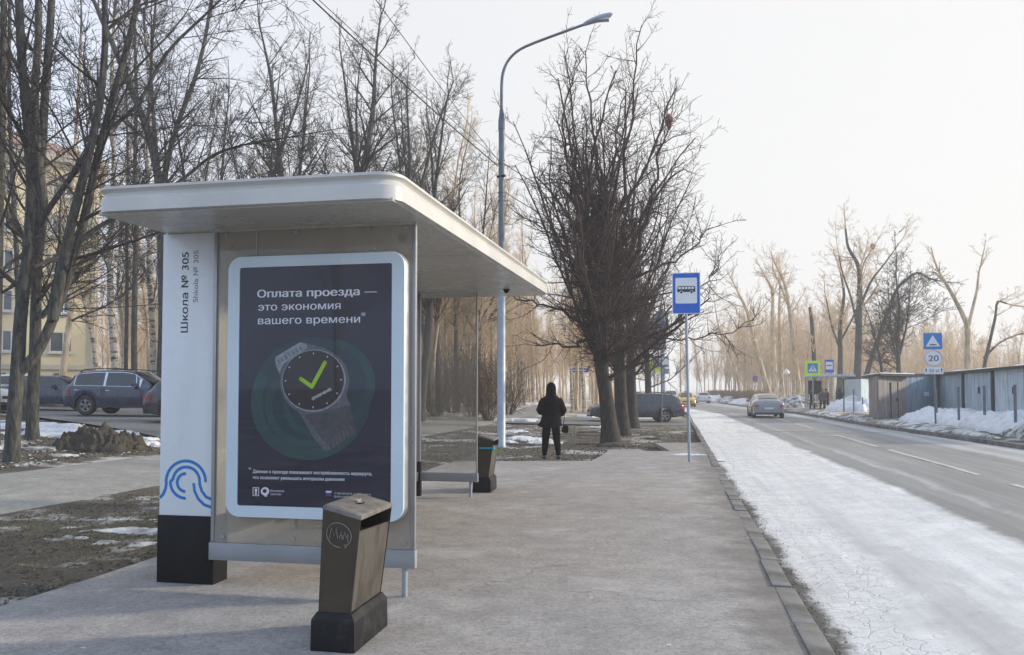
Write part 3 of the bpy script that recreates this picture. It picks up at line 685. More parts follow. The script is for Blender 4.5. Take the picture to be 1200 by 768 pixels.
for p in pts: mb.prism(disc(p[0], p[1], 2.2 * sx, 14), 'y', YP - .0043, YP - .0039)
mb.build('green_tick', m_lime, case)
ptext('ОПЛАЧЕНО.', 'paid_lettering', 365.5, 469.5, 391, 3.3, bold=.03, rot=R(27), up=.0044)
# emblems at the foot of the poster
flat([(296.5, 569.2), (303.8, 569.5), (303.8, 579.6), (296.5, 579.2)], 'crest', m_pwhite, 2)
flat([(297.3, 570), (303, 570.2), (303, 578.9), (297.3, 578.5)], 'crest_field', m_poster, 3)
flat([(299, 571), (301.5, 571), (301.9, 573.5), (301, 575), (301.6, 578), (298.9, 578), (299.6, 575), (298.7, 573)], 'crest_figure', m_pwhite, 4)
flat([(310.8 + 4.9 * math.cos(R(a)), 574.2 + 4.9 * math.sin(R(a))) for a in range(0, 360, 15)], 'transport_roundel', m_pwhite, 2)
flat([(310.4 + 2.3 * math.cos(R(a)), 573.8 + 2.3 * math.sin(R(a))) for a in range(0, 360, 20)], 'roundel_field', m_poster, 3)
flat([(309.5, 577.5), (312, 575.5), (313.4, 580.2), (310.6, 580.4)], 'roundel_tail', m_pwhite, 4)
for k, mm_ in enumerate((m_pwhite, m_blue, m_red)): flat([(381.5, 574.9 + k * 2.1), (388, 575.2 + k * 2.1), (388, 577.2 + k * 2.1), (381.5, 576.9 + k * 2.1)], 'flag_stripe', mm_, 2)
MB().prism(i_, 'y', -.1145, -.1135).build('cover_glass', g_pane, case)
# the far end and the back wall
MB().bbox(-1.68, -1.61, 5.40, 5.47, .50, soff(5.4) - .016).build('corner_post', m_steel, sh, bevel=.004)
MB().bbox(-1.69, -1.60, 5.39, 5.48, 0, .498).build('post_shoe', m_black, sh, bevel=.004)
MB().bbox(-1.60, -.76, 5.43, 5.44, .34, soff(5.43) - .02).build('end_glass', g_far, sh)
MB().bbox(-.765, -.745, 5.42, 5.45, .34, soff(5.43) - .016).build('glass_edge_post', m_steel, sh, bevel=.003)
MB().bbox(-1.60, -.735, 5.40, 5.46, .22, .345).build('lower_beam', m_beam, sh, bevel=.004)
MB().cyl((-.845, 5.43, 0), (-.845, 5.43, .222), .021, 14).build('leg', m_galv, sh, smooth=True)
MB().bbox(-1.68, -1.61, 2.68, 2.75, .0, soff(2.7) - .016).build('back_post', m_steel, sh, bevel=.004)
for a, b in ((.26, 2.66), (2.77, 5.38)):
    MB().loft([[(-1.655, a, .36), (-1.645, a, .36), (-1.645, a, soff(a) - .03), (-1.655, a, soff(a) - .03)], [(-1.655, b, .36), (-1.645, b, .36), (-1.645, b, soff(b) - .03), (-1.655, b, soff(b) - .03)]]).build('back_glass', g_far, sh)
    MB().bbox(-1.68, -1.62, a, b, .22, .355).build('lower_beam', m_beam, sh, bevel=.004)
bench = thing('waiting_bench', 'slatted wooden bench on steel brackets inside the bus shelter', 'bench', (-.807, 5.96, 0), A11)
for k in range(3): MB().bbox(-1.56 + k * .1, -1.475 + k * .1, 1.2, 3.9, .44, .47).build('slat', mat('bench_slat_wood', (.12, .09, .07), (.08, .06, .045), 4, .6) if k == 0 else bpy.data.materials['bench_slat_wood'], bench, bevel=.004)
for yy in (1.6, 3.4): MB().bbox(-1.56, -1.28, yy, yy + .05, .40, .438).bbox(-1.34, -1.29, yy, yy + .05, 0, .40).build('bracket', m_galv, bench)
for nm, lx, ly in (('far end', -.25, 5.1), ('near end', -.22, .55)):
    o = MB().lathe([(.0, -.055), (.02, -.05), (.034, -.035), (.04, -.012), (.05, -.010), (.05, 0)], n=18).build('dome_camera', m_black, None, smooth=True)
    w = Matrix.Rotation(A11, 4, 'Z') @ Vector((lx, ly, 0)); o.location = (w.x - .807, w.y + 5.96, soff(ly) - .014)
    tag(o, 'small black dome camera under the roof at the shelter %s' % nm, 'camera')
# ================================================================ litter bins
def bin_(loc, rz, label, lean=.05, graf=True):
    t = thing('litter_bin', label, 'litter bin', loc, rz, 'litter bins at the bus shelter')
    # base: black plinth with a sloped shoulder
    MB().loft([[(x * .14, y * .285 + .285, 0) for x, y in ((-1, -1), (1, -1), (1, 1), (-1, 1))], [(x * .137, y * .283 + .285, .185) for x, y in ((-1, -1), (1, -1), (1, 1), (-1, 1))],
               [(x * .112, y * .262 + .285, .225) for x, y in ((-1, -1), (1, -1), (1, 1), (-1, 1))]]).build('base', m_binbase, t, bevel=.006)
    B = .225; H = .865
    def at(x, y, z): f = (z - B) / (H - B); return (x + lean * f + .0, y, z + .01 * f - .27 * (x + .12) * max(0, f) ** 1.5)
    def prof(z, gx=0.0, gy=0.0):
        f = (z - B) / (H - B); hx = .102 + .018 * f + gx; return -hx, hx, .03 - .012 * f - gy, .54 + .02 * f + gy
    # near and far side sheets bent over the top, as one folded sheet with rounded shoulders
    def sheet_x(side):
        pass
    zs = [B, .45, .7, .80]
    rings = []
    def section(z, inset=0.0):
        a, b, c, d = prof(z); return a + inset, b - inset, c + inset, d - inset
    body = MB()
    # three closed faces (left, near, far) as thin sheets; the right face carries the door
    a0, b0, c0, d0 = prof(B); a1, b1, c1, d1 = prof(H)
    th = .004
    def wall(p, q, r_, s_, n_):
        nx_, ny_ = n_; P4 = [p, q, r_, s_]; body.loft([[at(*v) for v in P4], [at(v[0] - nx_ * th, v[1] - ny_ * th, v[2]) for v in P4]])
    wall((a0, c0, B), (b0, c0, B), (b1, c1, H - .03), (a1, c1, H - .03), (0, -1))
    wall((a0, d0, B), (b0, d0, B), (b1, d1, H - .03), (a1, d1, H - .03), (0, 1))
    wall((a0, c0, B), (a0, d0, B), (a1, d1, H - .03), (a1, c1, H - .03), (-1, 0))
    body.build('body', m_bin, t, smooth=True)
    top = MB(); prof_ = [(0, -.034), (.006, -.014), (.018, -.003), (.034, 0)]
    rr = []
    for e_, dz in prof_: rr.append([at(x, y, H + dz) for x, y in ((a1 + e_ - .004, c1 + e_ - .004), (b1 - e_ * .3 + .004, c1 + e_ - .004), (b1 - e_ * .3 + .004, d1 - e_ + .004), (a1 + e_ - .004, d1 - e_ + .004))])
    top.loft(rr).build('top', m_bintop, t, smooth=True)
    ash = MB().lathe([(.035, .0), (.037, .004), (.030, .004), (.028, -.0)], at(0, .28, H + .0), 14).build('ash_ring', m_binbase, t)
    r_ = random.Random(3)
    for k in range(5):
        a = r_.uniform(0, 6.28); p = Vector(at(0, .28, H + .012)); d = Vector((math.cos(a), math.sin(a), .5)) * .022
        MB().cyl(p - d, p + d, .0035, 6).build('cigarette_end', m_pale, t)
    # door on the right: scuffed grey sheet up to the slanted opening
    def dz_(y): return .735 - .05 * (y - .28)
    fz = lambda z: (z - B) / (H - B)
    def hx(z): return .102 + .018 * fz(z)
    MB().loft([[at(hx(B) - .001, .045, B + .004), at(hx(B) - .001, .525, B + .004), at(hx(.73) - .001, .54, dz_(.54)), at(hx(.75) - .001, .03, dz_(.03))], [at(hx(B) - .012, .045, B + .004), at(hx(B) - .012, .525, B + .004), at(hx(.73) - .012, .54, dz_(.54)), at(hx(.75) - .012, .03, dz_(.03))]]).build('door', m_bindoor, t)
    MB().loft([[at(.07, .04, B), at(.07, .53, B), at(.07, .53, .66), at(.07, .04, .66)], [at(-.09, .04, B), at(-.09, .53, B), at(-.09, .53, .66), at(-.09, .04, .66)]]).build('liner', m_black, t)
    if graf:
        g = MB(); cx, cz = 0, 0
        def on(u, v): z = .70 + v; f = fz(z); return at(u, prof(z)[2] - .002 - th, z)
        def line(pts, w=.0035):
            g.tube([on(*p) for p in pts], w * .45, 4)
        line([(-.005 + .078 * math.cos(R(a)), .0 + .075 * math.sin(R(a))) for a in range(-60, 245, 12)])
        line([(-.005 + .078 * math.cos(R(a)), .0 + .075 * math.sin(R(a))) for a in range(245, 292, 12)])
        line([(-.065, -.035), (-.055, .035), (-.035, -.01), (-.025, .035), (-.012, -.02)]); line([(-.002, -.02), (.008, .03), (.018, -.02)]); line([(.002, .0), (.014, .0)])
        line([(.022, -.02), (.03, .03), (.042, -.01), (.05, .02), (.055, -.035)]); line([(.03, -.055), (.05, -.05), (.04, -.075)])
        g.build('scratched_graffiti', m_pale, t)
    return t
b1_ = bin_((-1.065, 4.70, 0), A11, 'brown metal litter bin with scratched graffiti in front of the poster')
b2_ = bin_((-.46, 11.95, 0), -R(8), 'brown litter bin with cyan and green tape beyond the shelter end glass', lean=.06, graf=False)
tp = MB().bbox(-.04, .185, .005, .012, .66, .685).bbox(.18, .188, .005, .10, .655, .69).build('cyan_tape', m_cyan, b2_); MB().box(.22, .0, .64, .10, .006, .022, .3).build('green_tape', m_gtape, b2_)
# ================================================================ street lamps
def lamp_(loc, rz, label):
    t = thing('street_lamp', label, 'street lamp', loc, rz)
    MB().lathe([(.135, 0), (.135, .03), (.12, .05), (.118, 4.3), (.115, 4.45)], n=18).build('pole_base', m_galv, t, smooth=True)
    MB().lathe([(.088, 4.45), (.082, 9.05), (.095, 9.06), (.095, 9.3), (.05, 9.65)], n=16).build('pole', m_galvd, t, smooth=True)
    pts = [(0, 0, 9.6), (0, 0, 10.3), (.03, 0, 10.7), (.16, 0, 11.03), (.42, 0, 11.30), (.8, 0, 11.48), (2.45, 0, 11.98)]
    sm = []
    for i in range(len(pts) - 1):
        for k in range(3): q = Vector(pts[i]).lerp(Vector(pts[i + 1]), k / 3); sm.append(q)
    sm.append(Vector(pts[-1]))
    for _ in range(2): sm = [sm[0]] + [(sm[i - 1] + sm[i] * 2 + sm[i + 1]) / 4 for i in range(1, len(sm) - 1)] + [sm[-1]]
    MB().tube(sm, [.045] * 8 + [.038] * (len(sm) - 8), 10).build('arm', m_galvd, t, smooth=True)
    d = Vector((.95, 0, .30)).normalized(); u = Vector((-d.z, 0, d.x)); hd = []
    for s_, w_, a_, b_ in ((-.05, .05, .05, .05), (.05, .09, .07, .05), (.22, .11, .09, .06), (.5, .13, .09, .10), (.72, .09, .06, .07), (.80, .03, .02, .02)):
        c = Vector((2.40, 0, 11.97)) + d * s_; hd.append([c + Vector((0, 1, 0)) * (w_ * math.cos(R(k))) + u * ((a_ if math.sin(R(k)) > 0 else b_) * math.sin(R(k))) for k in range(0, 360, 30)])
    h = MB().loft(hd).build('lamp_head', m_galv, t, smooth=True)
    c = Vector((2.40, 0, 11.97)) + d * .5 - u * .07; MB().box(c.x, c.y, c.z, .34, .2, .06).build('lens', m_head, h, bevel=.02)
    for k, z in enumerate((7.0, 7.12, 7.22, 8.05, 8.15)): MB().lathe([(.1, 0), (.1, .035)], (0, 0, z), 14).build('clamp_band', m_galvd, t)
    MB().cyl((-.12, 0, 7.7), (.12, -.1, 7.7), .04, 8).build('cable_anchor', m_black, t)
    return t
l1 = lamp_((-.30, 22.2, base_h(-.3, 22.2)), -R(8), 'tall grey street lamp with curved arm standing behind the bus shelter')
def cable(a, b, sag, label, r=.012, n=18):
    a, b = Vector(a), Vector(b); mid = (a + b) / 2; pts = [(a.lerp(b, i / n) - Vector((0, 0, sag * 4 * (i / n) * (1 - i / n)))) - a for i in range(n + 1)]
    o = MB().tube(pts, r, 5).build('overhead_cable', m_wire); o.location = a; tag(o, label, 'cable', 'overhead cables'); return o
pa = Vector((-.30, 22.2, 0))
cable(pa + Vector((-.1, 0, 7.95)), P(383, 0, 14.6) * 2.2 - (pa + Vector((-.1, 0, 7.95))) * 1.2, .25, 'thicker lower one of the twin black cables coming in over the shelter roof', .016)
cable(pa + Vector((-.1, 0, 8.15)), P(387, 0, 14.4) * 2.2 - (pa + Vector((-.1, 0, 8.15))) * 1.2, .2, 'thinner upper one of the twin black cables coming in over the shelter roof', .008)
cable(pa + Vector((0, 0, 8.0)), P(452, 0, 14.0) * 2.2 - (pa + Vector((0, 0, 8.0))) * 1.2, .25, 'single thin cable above the twin ones, nearest the lamp arm', .008)
cable(pa + Vector((.1, 0, 8.0)), (4.0, 29.2, 8.1), .25, 'upper black cable running from the lamp pole into the linden', .012)
cable(pa + Vector((.1, 0, 7.2)), (4.0, 29.2, 7.3), .3, 'lower black cable running from the lamp pole into the linden', .012)
# ================================================================ signs
def pole_(t, h, r=.03, m=m_galv, lean=(0, 0), z0=0): return MB().tube([(0, 0, z0), (lean[0] * h, lean[1] * h, h)], r, 12).build('pole', m, t, smooth=True)
def plate(t, name, cz, w, h, m, rim=None, y=-.045, rr=.03, cx=0, back=m_signback):
    bk = MB().prism(rrect(cx, cz, w, h, rr, 4), 'y', y + .004, y + .016).build(name, back, t)
    MB().prism(rrect(cx, cz, w - .004, h - .004, rr, 4), 'y', y, y + .0035).build('face', rim or m, bk)
    if rim: MB().prism(rrect(cx, cz, w - .03, h - .03, rr * .8, 4), 'y', y - .002, y - .0004).build('field', m, bk)
    return bk
def bus_icon(parent, cx, cz, s, y):
    MB().prism([(cx + a * s, cz + b * s) for a, b in ((-.5, -.13), (-.5, .0), (-.47, .17), (-.43, .21), (.44, .21), (.49, .17), (.5, .0), (.5, -.13), (.40, -.13), (-.4, -.13))], 'y', y - .002, y).build('bus_symbol', m_letter, parent)
    for k in range(5): a = -.44 + k * .18; MB().prism([(cx + (a + .0) * s, cz + .035 * s), (cx + (a + .14) * s, cz + .035 * s), (cx + (a + .14) * s, cz + .165 * s), (cx + (a + .01) * s, cz + .165 * s)], 'y', y - .004, y - .0025).build('bus_symbol_window', m_signwhite, parent)
    for a in (-.27, .29):
        MB().prism(disc(cx + a * s, cz - .14 * s, .095 * s, 18), 'y', y - .0045, y - .0028).build('bus_symbol_wheel', m_signwhite, parent); MB().prism(disc(cx + a * s, cz - .14 * s, .07 * s, 18), 'y', y - .006, y - .0048).build('bus_symbol_wheel', m_letter, parent)
t = thing('bus_stop_sign', 'blue bus stop sign with black bus picture on a grey pole near the kerb', 'road sign', G(808, 541.5), -R(9), 'road signs by the road')
pole_(t, 4.12, .032, lean=(-.014, 0))
pb = plate(t, 'sign_plate', 3.66, .60, .90, m_blue, m_signwhite, cx=-.045, y=-.055)
MB().prism(rrect(-.045, 3.715, .46, .56, .03, 4), 'y', -.0595, -.0575).build('white_panel', m_signwhite, pb); bus_icon(pb, -.045, 3.735, .385, -.060)
MB().bbox(-.085, -.005, -.035, .04, 3.4, 3.44).bbox(-.09, 0, -.035, .04, 3.9, 3.94).build('clamp', m_galv, t)
def crossing(t, z, w):
    b = plate(t, 'sign_plate', z, w, w, m_yellow, rr=.06); y = -.046
    MB().prism(rrect(0, z, w * .66, w * .66, .03, 4), 'y', y - .003, y - .001).build('blue_square', m_skyblue, b)
    k = w * .27; MB().prism([(-k, z - k * .85), (k, z - k * .85), (0, z + k * .95)], 'y', y - .006, y - .004).build('white_triangle', m_signwhite, b)
    mb = MB(); k2 = w * .12
    for pts in ([(0, z + k2 * .9), (0, z)], [(0, z), (-k2 * .7, z - k2 * 1.3)], [(0, z), (k2 * .8, z - k2 * 1.3)], [(-k2 * .6, z + k2 * .2), (0, z + k2 * .7), (k2 * .7, z + k2 * .1)]): add_stroke(mb, pts, w * .035, y - .009, y - .007)
    mb.prism(disc(0, z + k2 * 1.35, k2 * .33, 10), 'y', y - .009, y - .007); mb.build('walking_figure', m_letter, b)
def onp(px, py, Y): q = P(px, py, Y); return q
q = onp(953, 483, 60); t = thing('crossing_sign', 'yellow bordered pedestrian crossing sign beside the far bus shelter', 'road sign', q, -R(18), 'road signs by the road'); pole_(t, 3.4, .04); crossing(t, 3.35, 1.12)
q = onp(972.5, 484, 58); t = thing('bus_stop_sign', 'small blue and white stop sign right of the yellow crossing sign', 'road sign', q, -R(18), 'road signs by the road'); pole_(t, 3.9, .035)
b = plate(t, 'sign_plate', 3.45, .60, .95, m_blue); MB().prism(rrect(0, 3.48, .48, .56, .02, 3), 'y', -.049, -.047).build('white_panel', m_signwhite, b); MB().prism(rrect(0, 3.50, .34, .07, .01, 2), 'y', -.052, -.050).build('tram_bar_symbol', m_letter, b)
q = onp(1096.5, 496.5, 32.5); t = thing('speed_sign_post', 'post with hump warning, 20 limit disc and 50 m plate by the garages', 'road sign', q, -R(16), 'road signs by the road'); pole_(t, 3.6, .035, m_galvd, lean=(-.012, 0))
zz = lambda py: 1.55 + (457.5 - py) * 32.5 / 920 - q.z
b = plate(t, 'hump_plate', zz(400), .70, .68, m_skyblue, rr=.03, cx=-.06); zc = zz(400)
MB().prism([(-.06 - .27, zc - .22), (-.06 + .27, zc - .22), (-.06, zc + .26)], 'y', -.049, -.047).build('white_triangle', m_signwhite, b)
MB().prism([(-.06 + .15 * math.cos(R(a)), zc - .17 + .05 * math.sin(R(a))) for a in range(0, 181, 20)], 'y', -.052, -.050).build('hump_symbol', m_letter, b)
d_ = MB().prism(disc(-.05, zz(420), .35, 30), 'y', -.041, -.030).build('limit_disc', m_signback, t); MB().prism(disc(-.05, zz(420), .348, 30), 'y', -.045, -.0415).build('face', m_signwhite, d_)
mb = MB(); rr_ = [[(-.05 + r_ * math.cos(R(a)), -.0475, zz(420) + r_ * math.sin(R(a))) for r_ in (.30, .34)] for a in range(0, 361, 12)]; mb.loft(rr_, cap=False, closed=False); mb.build('faded_rim', mat('faded_red_rim', (.52, .50, .48), rough=.5), d_, recalc=False)
text('20', 'limit_lettering', m_letter, d_, -.235, zz(420) - .12, .25, width=.38, y=-.048, bold=.01)
b = plate(t, 'distance_plate', zz(434.5), .72, .30, m_signwhite, rr=.02, cx=-.04); text('50 м', 'distance_lettering', m_letter, b, -.21, zz(434.5) - .07, .15, width=.36, y=-.048)
for a in (-.33, .25): MB().prism([(a - .015, zz(434.5) - .08), (a + .015, zz(434.5) - .08), (a + .015, zz(434.5) + .02), (a + .045, zz(434.5) + .02), (a, zz(434.5) + .1), (a - .045, zz(434.5) + .02), (a - .015, zz(434.5) + .02)], 'y', -.048, -.046).build('arrow', m_letter, b)
q = onp(886, 468, 100); t = thing('no_stopping_sign', 'small round blue no stopping sign over the far hedge', 'road sign', q, -R(18), 'road signs by the road'); pole_(t, 3.0, .05)
d_ = MB().prism(disc(0, 2.6, .42, 24), 'y', -.06, -.05).build('sign_disc', m_red, t); MB().prism(disc(0, 2.6, .33, 24), 'y', -.066, -.062).build('face', m_blue, d_); plate(t, 'sub_plate', 1.85, .8, .35, m_signwhite)
MB().box(0, -.07, 2.6, .08, .006, .66).build('bar', m_red, d_).rotation_euler = (0, 0, 0)
q = onp(777.5, 478, 55); t = thing('direction_sign', 'thick grey post with blue grey sign backs behind the dark linden', 'road sign', q, -R(8), 'road signs by the road')
MB().lathe([(.14, 0), (.14, 4.6)], n=14).build('pole', m_galv, t, smooth=True)
for nm, x0, x1, y0, y1 in (('large_plate', 763, 781, 377, 411), ('middle_plate', 766, 784, 418, 431), ('lower_plate', 774, 784, 432, 438.5)):
    w_ = (x1 - x0) / 920 * 55; h_ = (y1 - y0) / 920 * 55; o = plate(t, nm, 1.55 + (457.5 - (y0 + y1) / 2) * 55 / 920 - q.z, w_, h_, m_signback, y=-.2, cx=((x0 + x1) / 2 - 777.5) / 920 * 55, rr=.05)
    if nm == 'middle_plate': plate(t, 'white_plate', 1.55 + (457.5 - 424) * 55 / 920 - q.z, w_ * .6, h_ * .6, m_signwhite, y=-.25, cx=.05)
q = onp(767, 480, 60); t = thing('crossing_sign', 'yellow edged sign half hidden behind the grey sign backs', 'road sign', q, -R(8), 'road signs by the road'); pole_(t, 3.2, .06); plate(t, 'sign_plate', 3.35, .9, .9, m_yellow, rr=.05)
q = onp(775.5, 495.5, 38); t = thing('sign_pole', 'thin bare grey pole standing before the dark estate car', 'pole', q, 0); pole_(t, 5.2, .035, m_galvd); plate(t, 'small_plate', 5.0, .5, .7, m_signback)
q = onp(679, 474.5, 62); t = thing('street_name_sign', 'small violet blue street name sign on a pole by the wood', 'street sign', q, 0); pole_(t, 2.9, .04); b = plate(t, 'name_plate', 2.72, 1.45, .32, m_blue, rr=.02); MB().bbox(-.55, .55, -.052, -.048, 2.68, 2.76).build('name_line', m_signwhite, b)
q = onp(922, 470, 95); t = thing('park_lantern', 'white lantern on a short post beyond the far hedge', 'lamp', q, 0); pole_(t, 3.1, .05, m_galv); MB().lathe([(.12, 0), (.38, .25), (.3, .5), (.05, .8)], (0, 0, 3.1), 12).build('lantern', m_signwhite, t, smooth=True)
# metal posts in the snow before the garages
for i, (px, p0, p1) in enumerate(((1073.4, 456, 483), (1097.6, 455, 487), (1123.7, 454, 491), (1154, 453, 489.5), (1190, 451.5, 487), (1000.5, 456.5, 478), (1018 - 7, 466, 477), (989, 464, 479))):
    Y = 11.92 / ((px - 600) / 920 - .208) if i < 5 else 54; q = onp(px, p1, Y); h = (p1 - p0) * Y / 920
    o = MB().box(0, 0, h / 2 - .3, .07, .07, h + .6).box(0, 0, h + .004, .08, .08, .012).build('metal_post', m_galvd); o.location = q
    tag(o, ['dark post left of the speed sign, against the blue garage', 'dark post just behind the speed sign pole', 'first dark post right of the speed sign, in snow', 'second dark post right of the speed sign, in snow', 'rightmost dark post in snow before the pale garages', 'dark post at the right side of the far shelter snow heap', 'short dark post nearest the green garage', 'short dark post at the left of the far snow heap'][i], 'post', 'dark metal posts along the far verge')
# ================================================================ cars
def wheel_parts(r, w):
    ty = MB(); prof = [(r * .62, -w / 2), (r * .9, -w / 2), (r, -w / 2 + .03), (r, w / 2 - .03), (r * .9, w / 2), (r * .62, w / 2), (r * .60, 0)]
    n = 24; ty.loft([[(a * math.cos(2 * math.pi * j / n), z, a * math.sin(2 * math.pi * j / n)) for j in range(n)] for a, z in prof + prof[:1]], cap=False)
    rm = MB(); rm.prism(disc(0, 0, r * .16, 12), 'y', -w * .42, -w * .2)
    rm.loft([[(a * math.cos(2 * math.pi * j / n), z, a * math.sin(2 * math.pi * j / n)) for j in range(n)] for a, z in ((r * .63, -w * .46), (r * .56, -w * .46), (r * .56, -w * .1), (r * .63, -w * .1))], cap=False)
    for k in range(5):
        a = 2 * math.pi * k / 5 + .3
        for da in (-.13, .13):
            p0 = (r * .10 * math.cos(a), r * .10 * math.sin(a)); p1 = (r * .6 * math.cos(a + da), r * .6 * math.sin(a + da)); add_stroke(rm, [p0, p1], r * .085, -w * .42, -w * .25)
    ds = MB().prism(disc(0, 0, r * .58, 20), 'y', -w * .12, -w * .06)  # dark backing behind the spokes, shade inside the wheel put into its colour
    return ty, rm, ds
WCACHE = {}
def car(name, label, loc, rz, L, Wd, H, top, belt, xr, xf, paint_, rw=.34, zb=.22, windows=((-.3, -.02), (0, .2)), shield=None, rear=None, suv=False, chrome=False, rails=False, light=False, group='cars', plate_txt=None, taxi=False):
    t = thing(name, label, 'car', loc, rz, group)
    tz = lambda x: lerp_pts(x / L, top); mz = lambda x: lerp_pts(x / L, belt)
    def hw(x): a = abs(2 * x / L); return Wd / 2 * (1 - .10 * a ** 5 - (.06 if a > .97 else 0))
    ra = rw + .055; xs = sorted(set([-L / 2, L / 2, -L / 2 + .03, L / 2 - .03] + [-L / 2 + L * i / 46 for i in range(47)] + [xw + ra * math.cos(R(a)) for xw in (xr, xf) for a in range(0, 181, 15)]))
    wr_ = .70 * Wd / 2
    def bz(x):
        z = zb + (.10 * max(0, abs(2 * x / L) - .8) / .2)
        for xw in (xr, xf):
            if abs(x - xw) < ra: z = max(z, rw + math.sqrt(ra * ra - (x - xw) ** 2))
        return z
    def section(x):
        w, b, m_, tt = hw(x), bz(x), mz(x), tz(x); m_ = min(m_, tt - .03); b = min(b, m_ - .12)
        g = max(0, min(1, (tt - m_ - .05) / .22)); mid = b + (m_ - b) * .5
        lo = [(0, b), (w * .8, b), (w * .975, b + .02), (w, mid), (w * .985, m_ - .07), (w * .94, m_)]
        gh = [(w * .90, m_ + .03), (wr_, tt - .085), (wr_ * .9, tt - .025), (wr_ * .5, tt), (0, tt + .005)]
        hd = [(w * .88, m_ + (tt - m_) * .45), (w * .75, m_ + (tt - m_) * .8), (w * .6, tt - .005), (w * .35, tt), (0, tt + .004)]
        up = [(a[0] * g + c[0] * (1 - g), a[1] * g + c[1] * (1 - g)) for a, c in zip(gh, hd)]
        return lo + up
    rings = []
    for x in xs:
        s_ = section(x); rings.append([(x, a, z) for a, z in s_] + [(x, -a, z) for a, z in s_[-2:0:-1]])
    body = MB().loft(rings).build('body', paint_, t, smooth=True)
    def sy(x, z):
        w, m_, tt = hw(x), mz(x), tz(x); z0, z1 = m_ + .03, tt - .085; k = (z - z0) / max(.05, z1 - z0); return w * .90 + (wr_ - w * .90) * max(0, min(1.1, k)) + .008
    def strip(x0, x1, sgn, dz0=.045, dz1=.10, grow=0.0, off=0.0, n=9):
        up, dn = [], []
        for i in range(n + 1):
            x = x0 * L + (x1 - x0) * L * i / n; zl = mz(x) + dz0 - grow; zu = tz(x) - dz1 + grow
            if zu - zl > .02: up.append((x, sgn * (sy(x, zu) + off), zu)); dn.append((x, sgn * (sy(x, zl) + off), zl))
        if len(up) < 2: return None
        back = [(a, b - sgn * .03, c) for a, b, c in up], [(a, b - sgn * .03, c) for a, b, c in dn]
        rr = [[u, d, d2, u2] for u, d, u2, d2 in zip(up, dn, back[0], back[1])]; return MB().loft(rr)
    for sgn in (1, -1):
        if chrome:
            q = strip(min(a for a, b in windows) - .008, max(b for a, b in windows) + .012, sgn, grow=.022, off=-.004, n=20)
            if q: q.build('window_trim', m_chrome, t)
        for a, b in windows:
            q = strip(a, b, sgn)
            if q: q.build('side_window', m_cglass, t)
    for nm, rg in (('windshield', shield), ('rear_window', rear)):
        if not rg: continue
        rr = []
        for i in range(7):
            x = L * (rg[0] + (rg[1] - rg[0]) * i / 6); tt = tz(x); d = (tz(x + .05) - tz(x - .05)) / .1; nx = -d * .012
            e_ = .84 * wr_ + (hw(x) * .88 - wr_) * max(0, 1 - (tt - mz(x)) / .4) * .6
            rr.append([(x + nx * 2, -e_, tt + .006), (x + nx * 2, -e_ * .55, tt + .028), (x + nx * 2, 0, tt + .036), (x + nx * 2, e_ * .55, tt + .028), (x + nx * 2, e_, tt + .006)])
        MB().loft(rr, cap=False, closed=False).build(nm, m_cglass, t, smooth=True)
    key = (rw,)
    for sgn in (1, -1):
        for xw in (xr, xf):
            if key not in WCACHE:
                ty, rm, ds = wheel_parts(rw, .22); w0 = ty.build('wheel', m_rubber, t, smooth=True); a = rm.build('rim', m_rim, w0); b = ds.build('brake_shadow_disc', m_trimd, w0); WCACHE[key] = (w0.data, a.data, b.data); w = w0
            else:
                w = link('wheel', WCACHE[key][0], t); link('rim', WCACHE[key][1], w); link('brake_shade_disc', WCACHE[key][2], w)
            w.location = (xw, sgn * (Wd / 2 - .125), rw); w.rotation_euler = (0, 0, 0 if sgn < 0 else math.pi)
    for o in list(bpy.data.objects):
        if o.name == 'brake_shadow_disc': o.name = 'brake_shade_disc'
    MB().bbox(xr + ra * .2, xf - ra * .2, -Wd / 2 + .28, Wd / 2 - .28, zb + .02, .6).build('underbody', m_trimd, t)
    zt = mz(-L / 2 + .08); xR = -L / 2 - .004
    for sgn in (1, -1):
        y = sgn * Wd * .40
        z1 = min(zt, tz(-L / 2 + .1)) - .05
        so = lambda x: sgn * (hw(x) + .012)
        zz0, zz1 = (z1 - .20, z1 + .04) if suv else (z1 - .13, z1)
        MB().loft([[(xR - .012, sgn * (Wd * .5 * .88 - .22), z), (xR - .012, sgn * Wd * .5 * .80, z), (-L / 2 + .05, so(-L / 2 + .05), z), (-L / 2 + .30, so(-L / 2 + .30), z + .02), (-L / 2 + .30, so(-L / 2 + .30) - sgn * .04, z + .02), (xR + .06, sgn * (Wd * .5 * .88 - .22), z)] for z in (zz0, zz1)]).build('tail_light', m_tail, t)
        xF = L / 2 + .002; zf = min(mz(L / 2 - .1), tz(L / 2 - .1)) - .09
        MB().loft([[(xF, y - sgn * .18, zf - .09), (xF - .03, y + sgn * .04, zf - .08), (xF - .18, y + sgn * .09, zf), (xF - .01, y - sgn * .18, zf + .01)], [(xF - .06, y - sgn * .18, zf - .09), (xF - .1, y + sgn * .02, zf - .08), (xF - .22, y + sgn * .07, zf), (xF - .06, y - sgn * .18, zf + .01)]]).build('headlight', m_head, t)
        xm = max(b for a, b in windows) * L - .12; zm = mz(xm) + .10; MB().box(xm, sgn * (hw(xm) + .03), zm, .12, .20, .13).build('mirror', paint_, t, bevel=.03)
        for xd in ([a * L + .12 for a, b in windows][-2:]):
            MB().box(xd, sgn * (hw(xd) * .985 + .004), mz(xd) - .13, .17, .02, .03).build('door_handle', m_chrome if chrome else paint_, t)
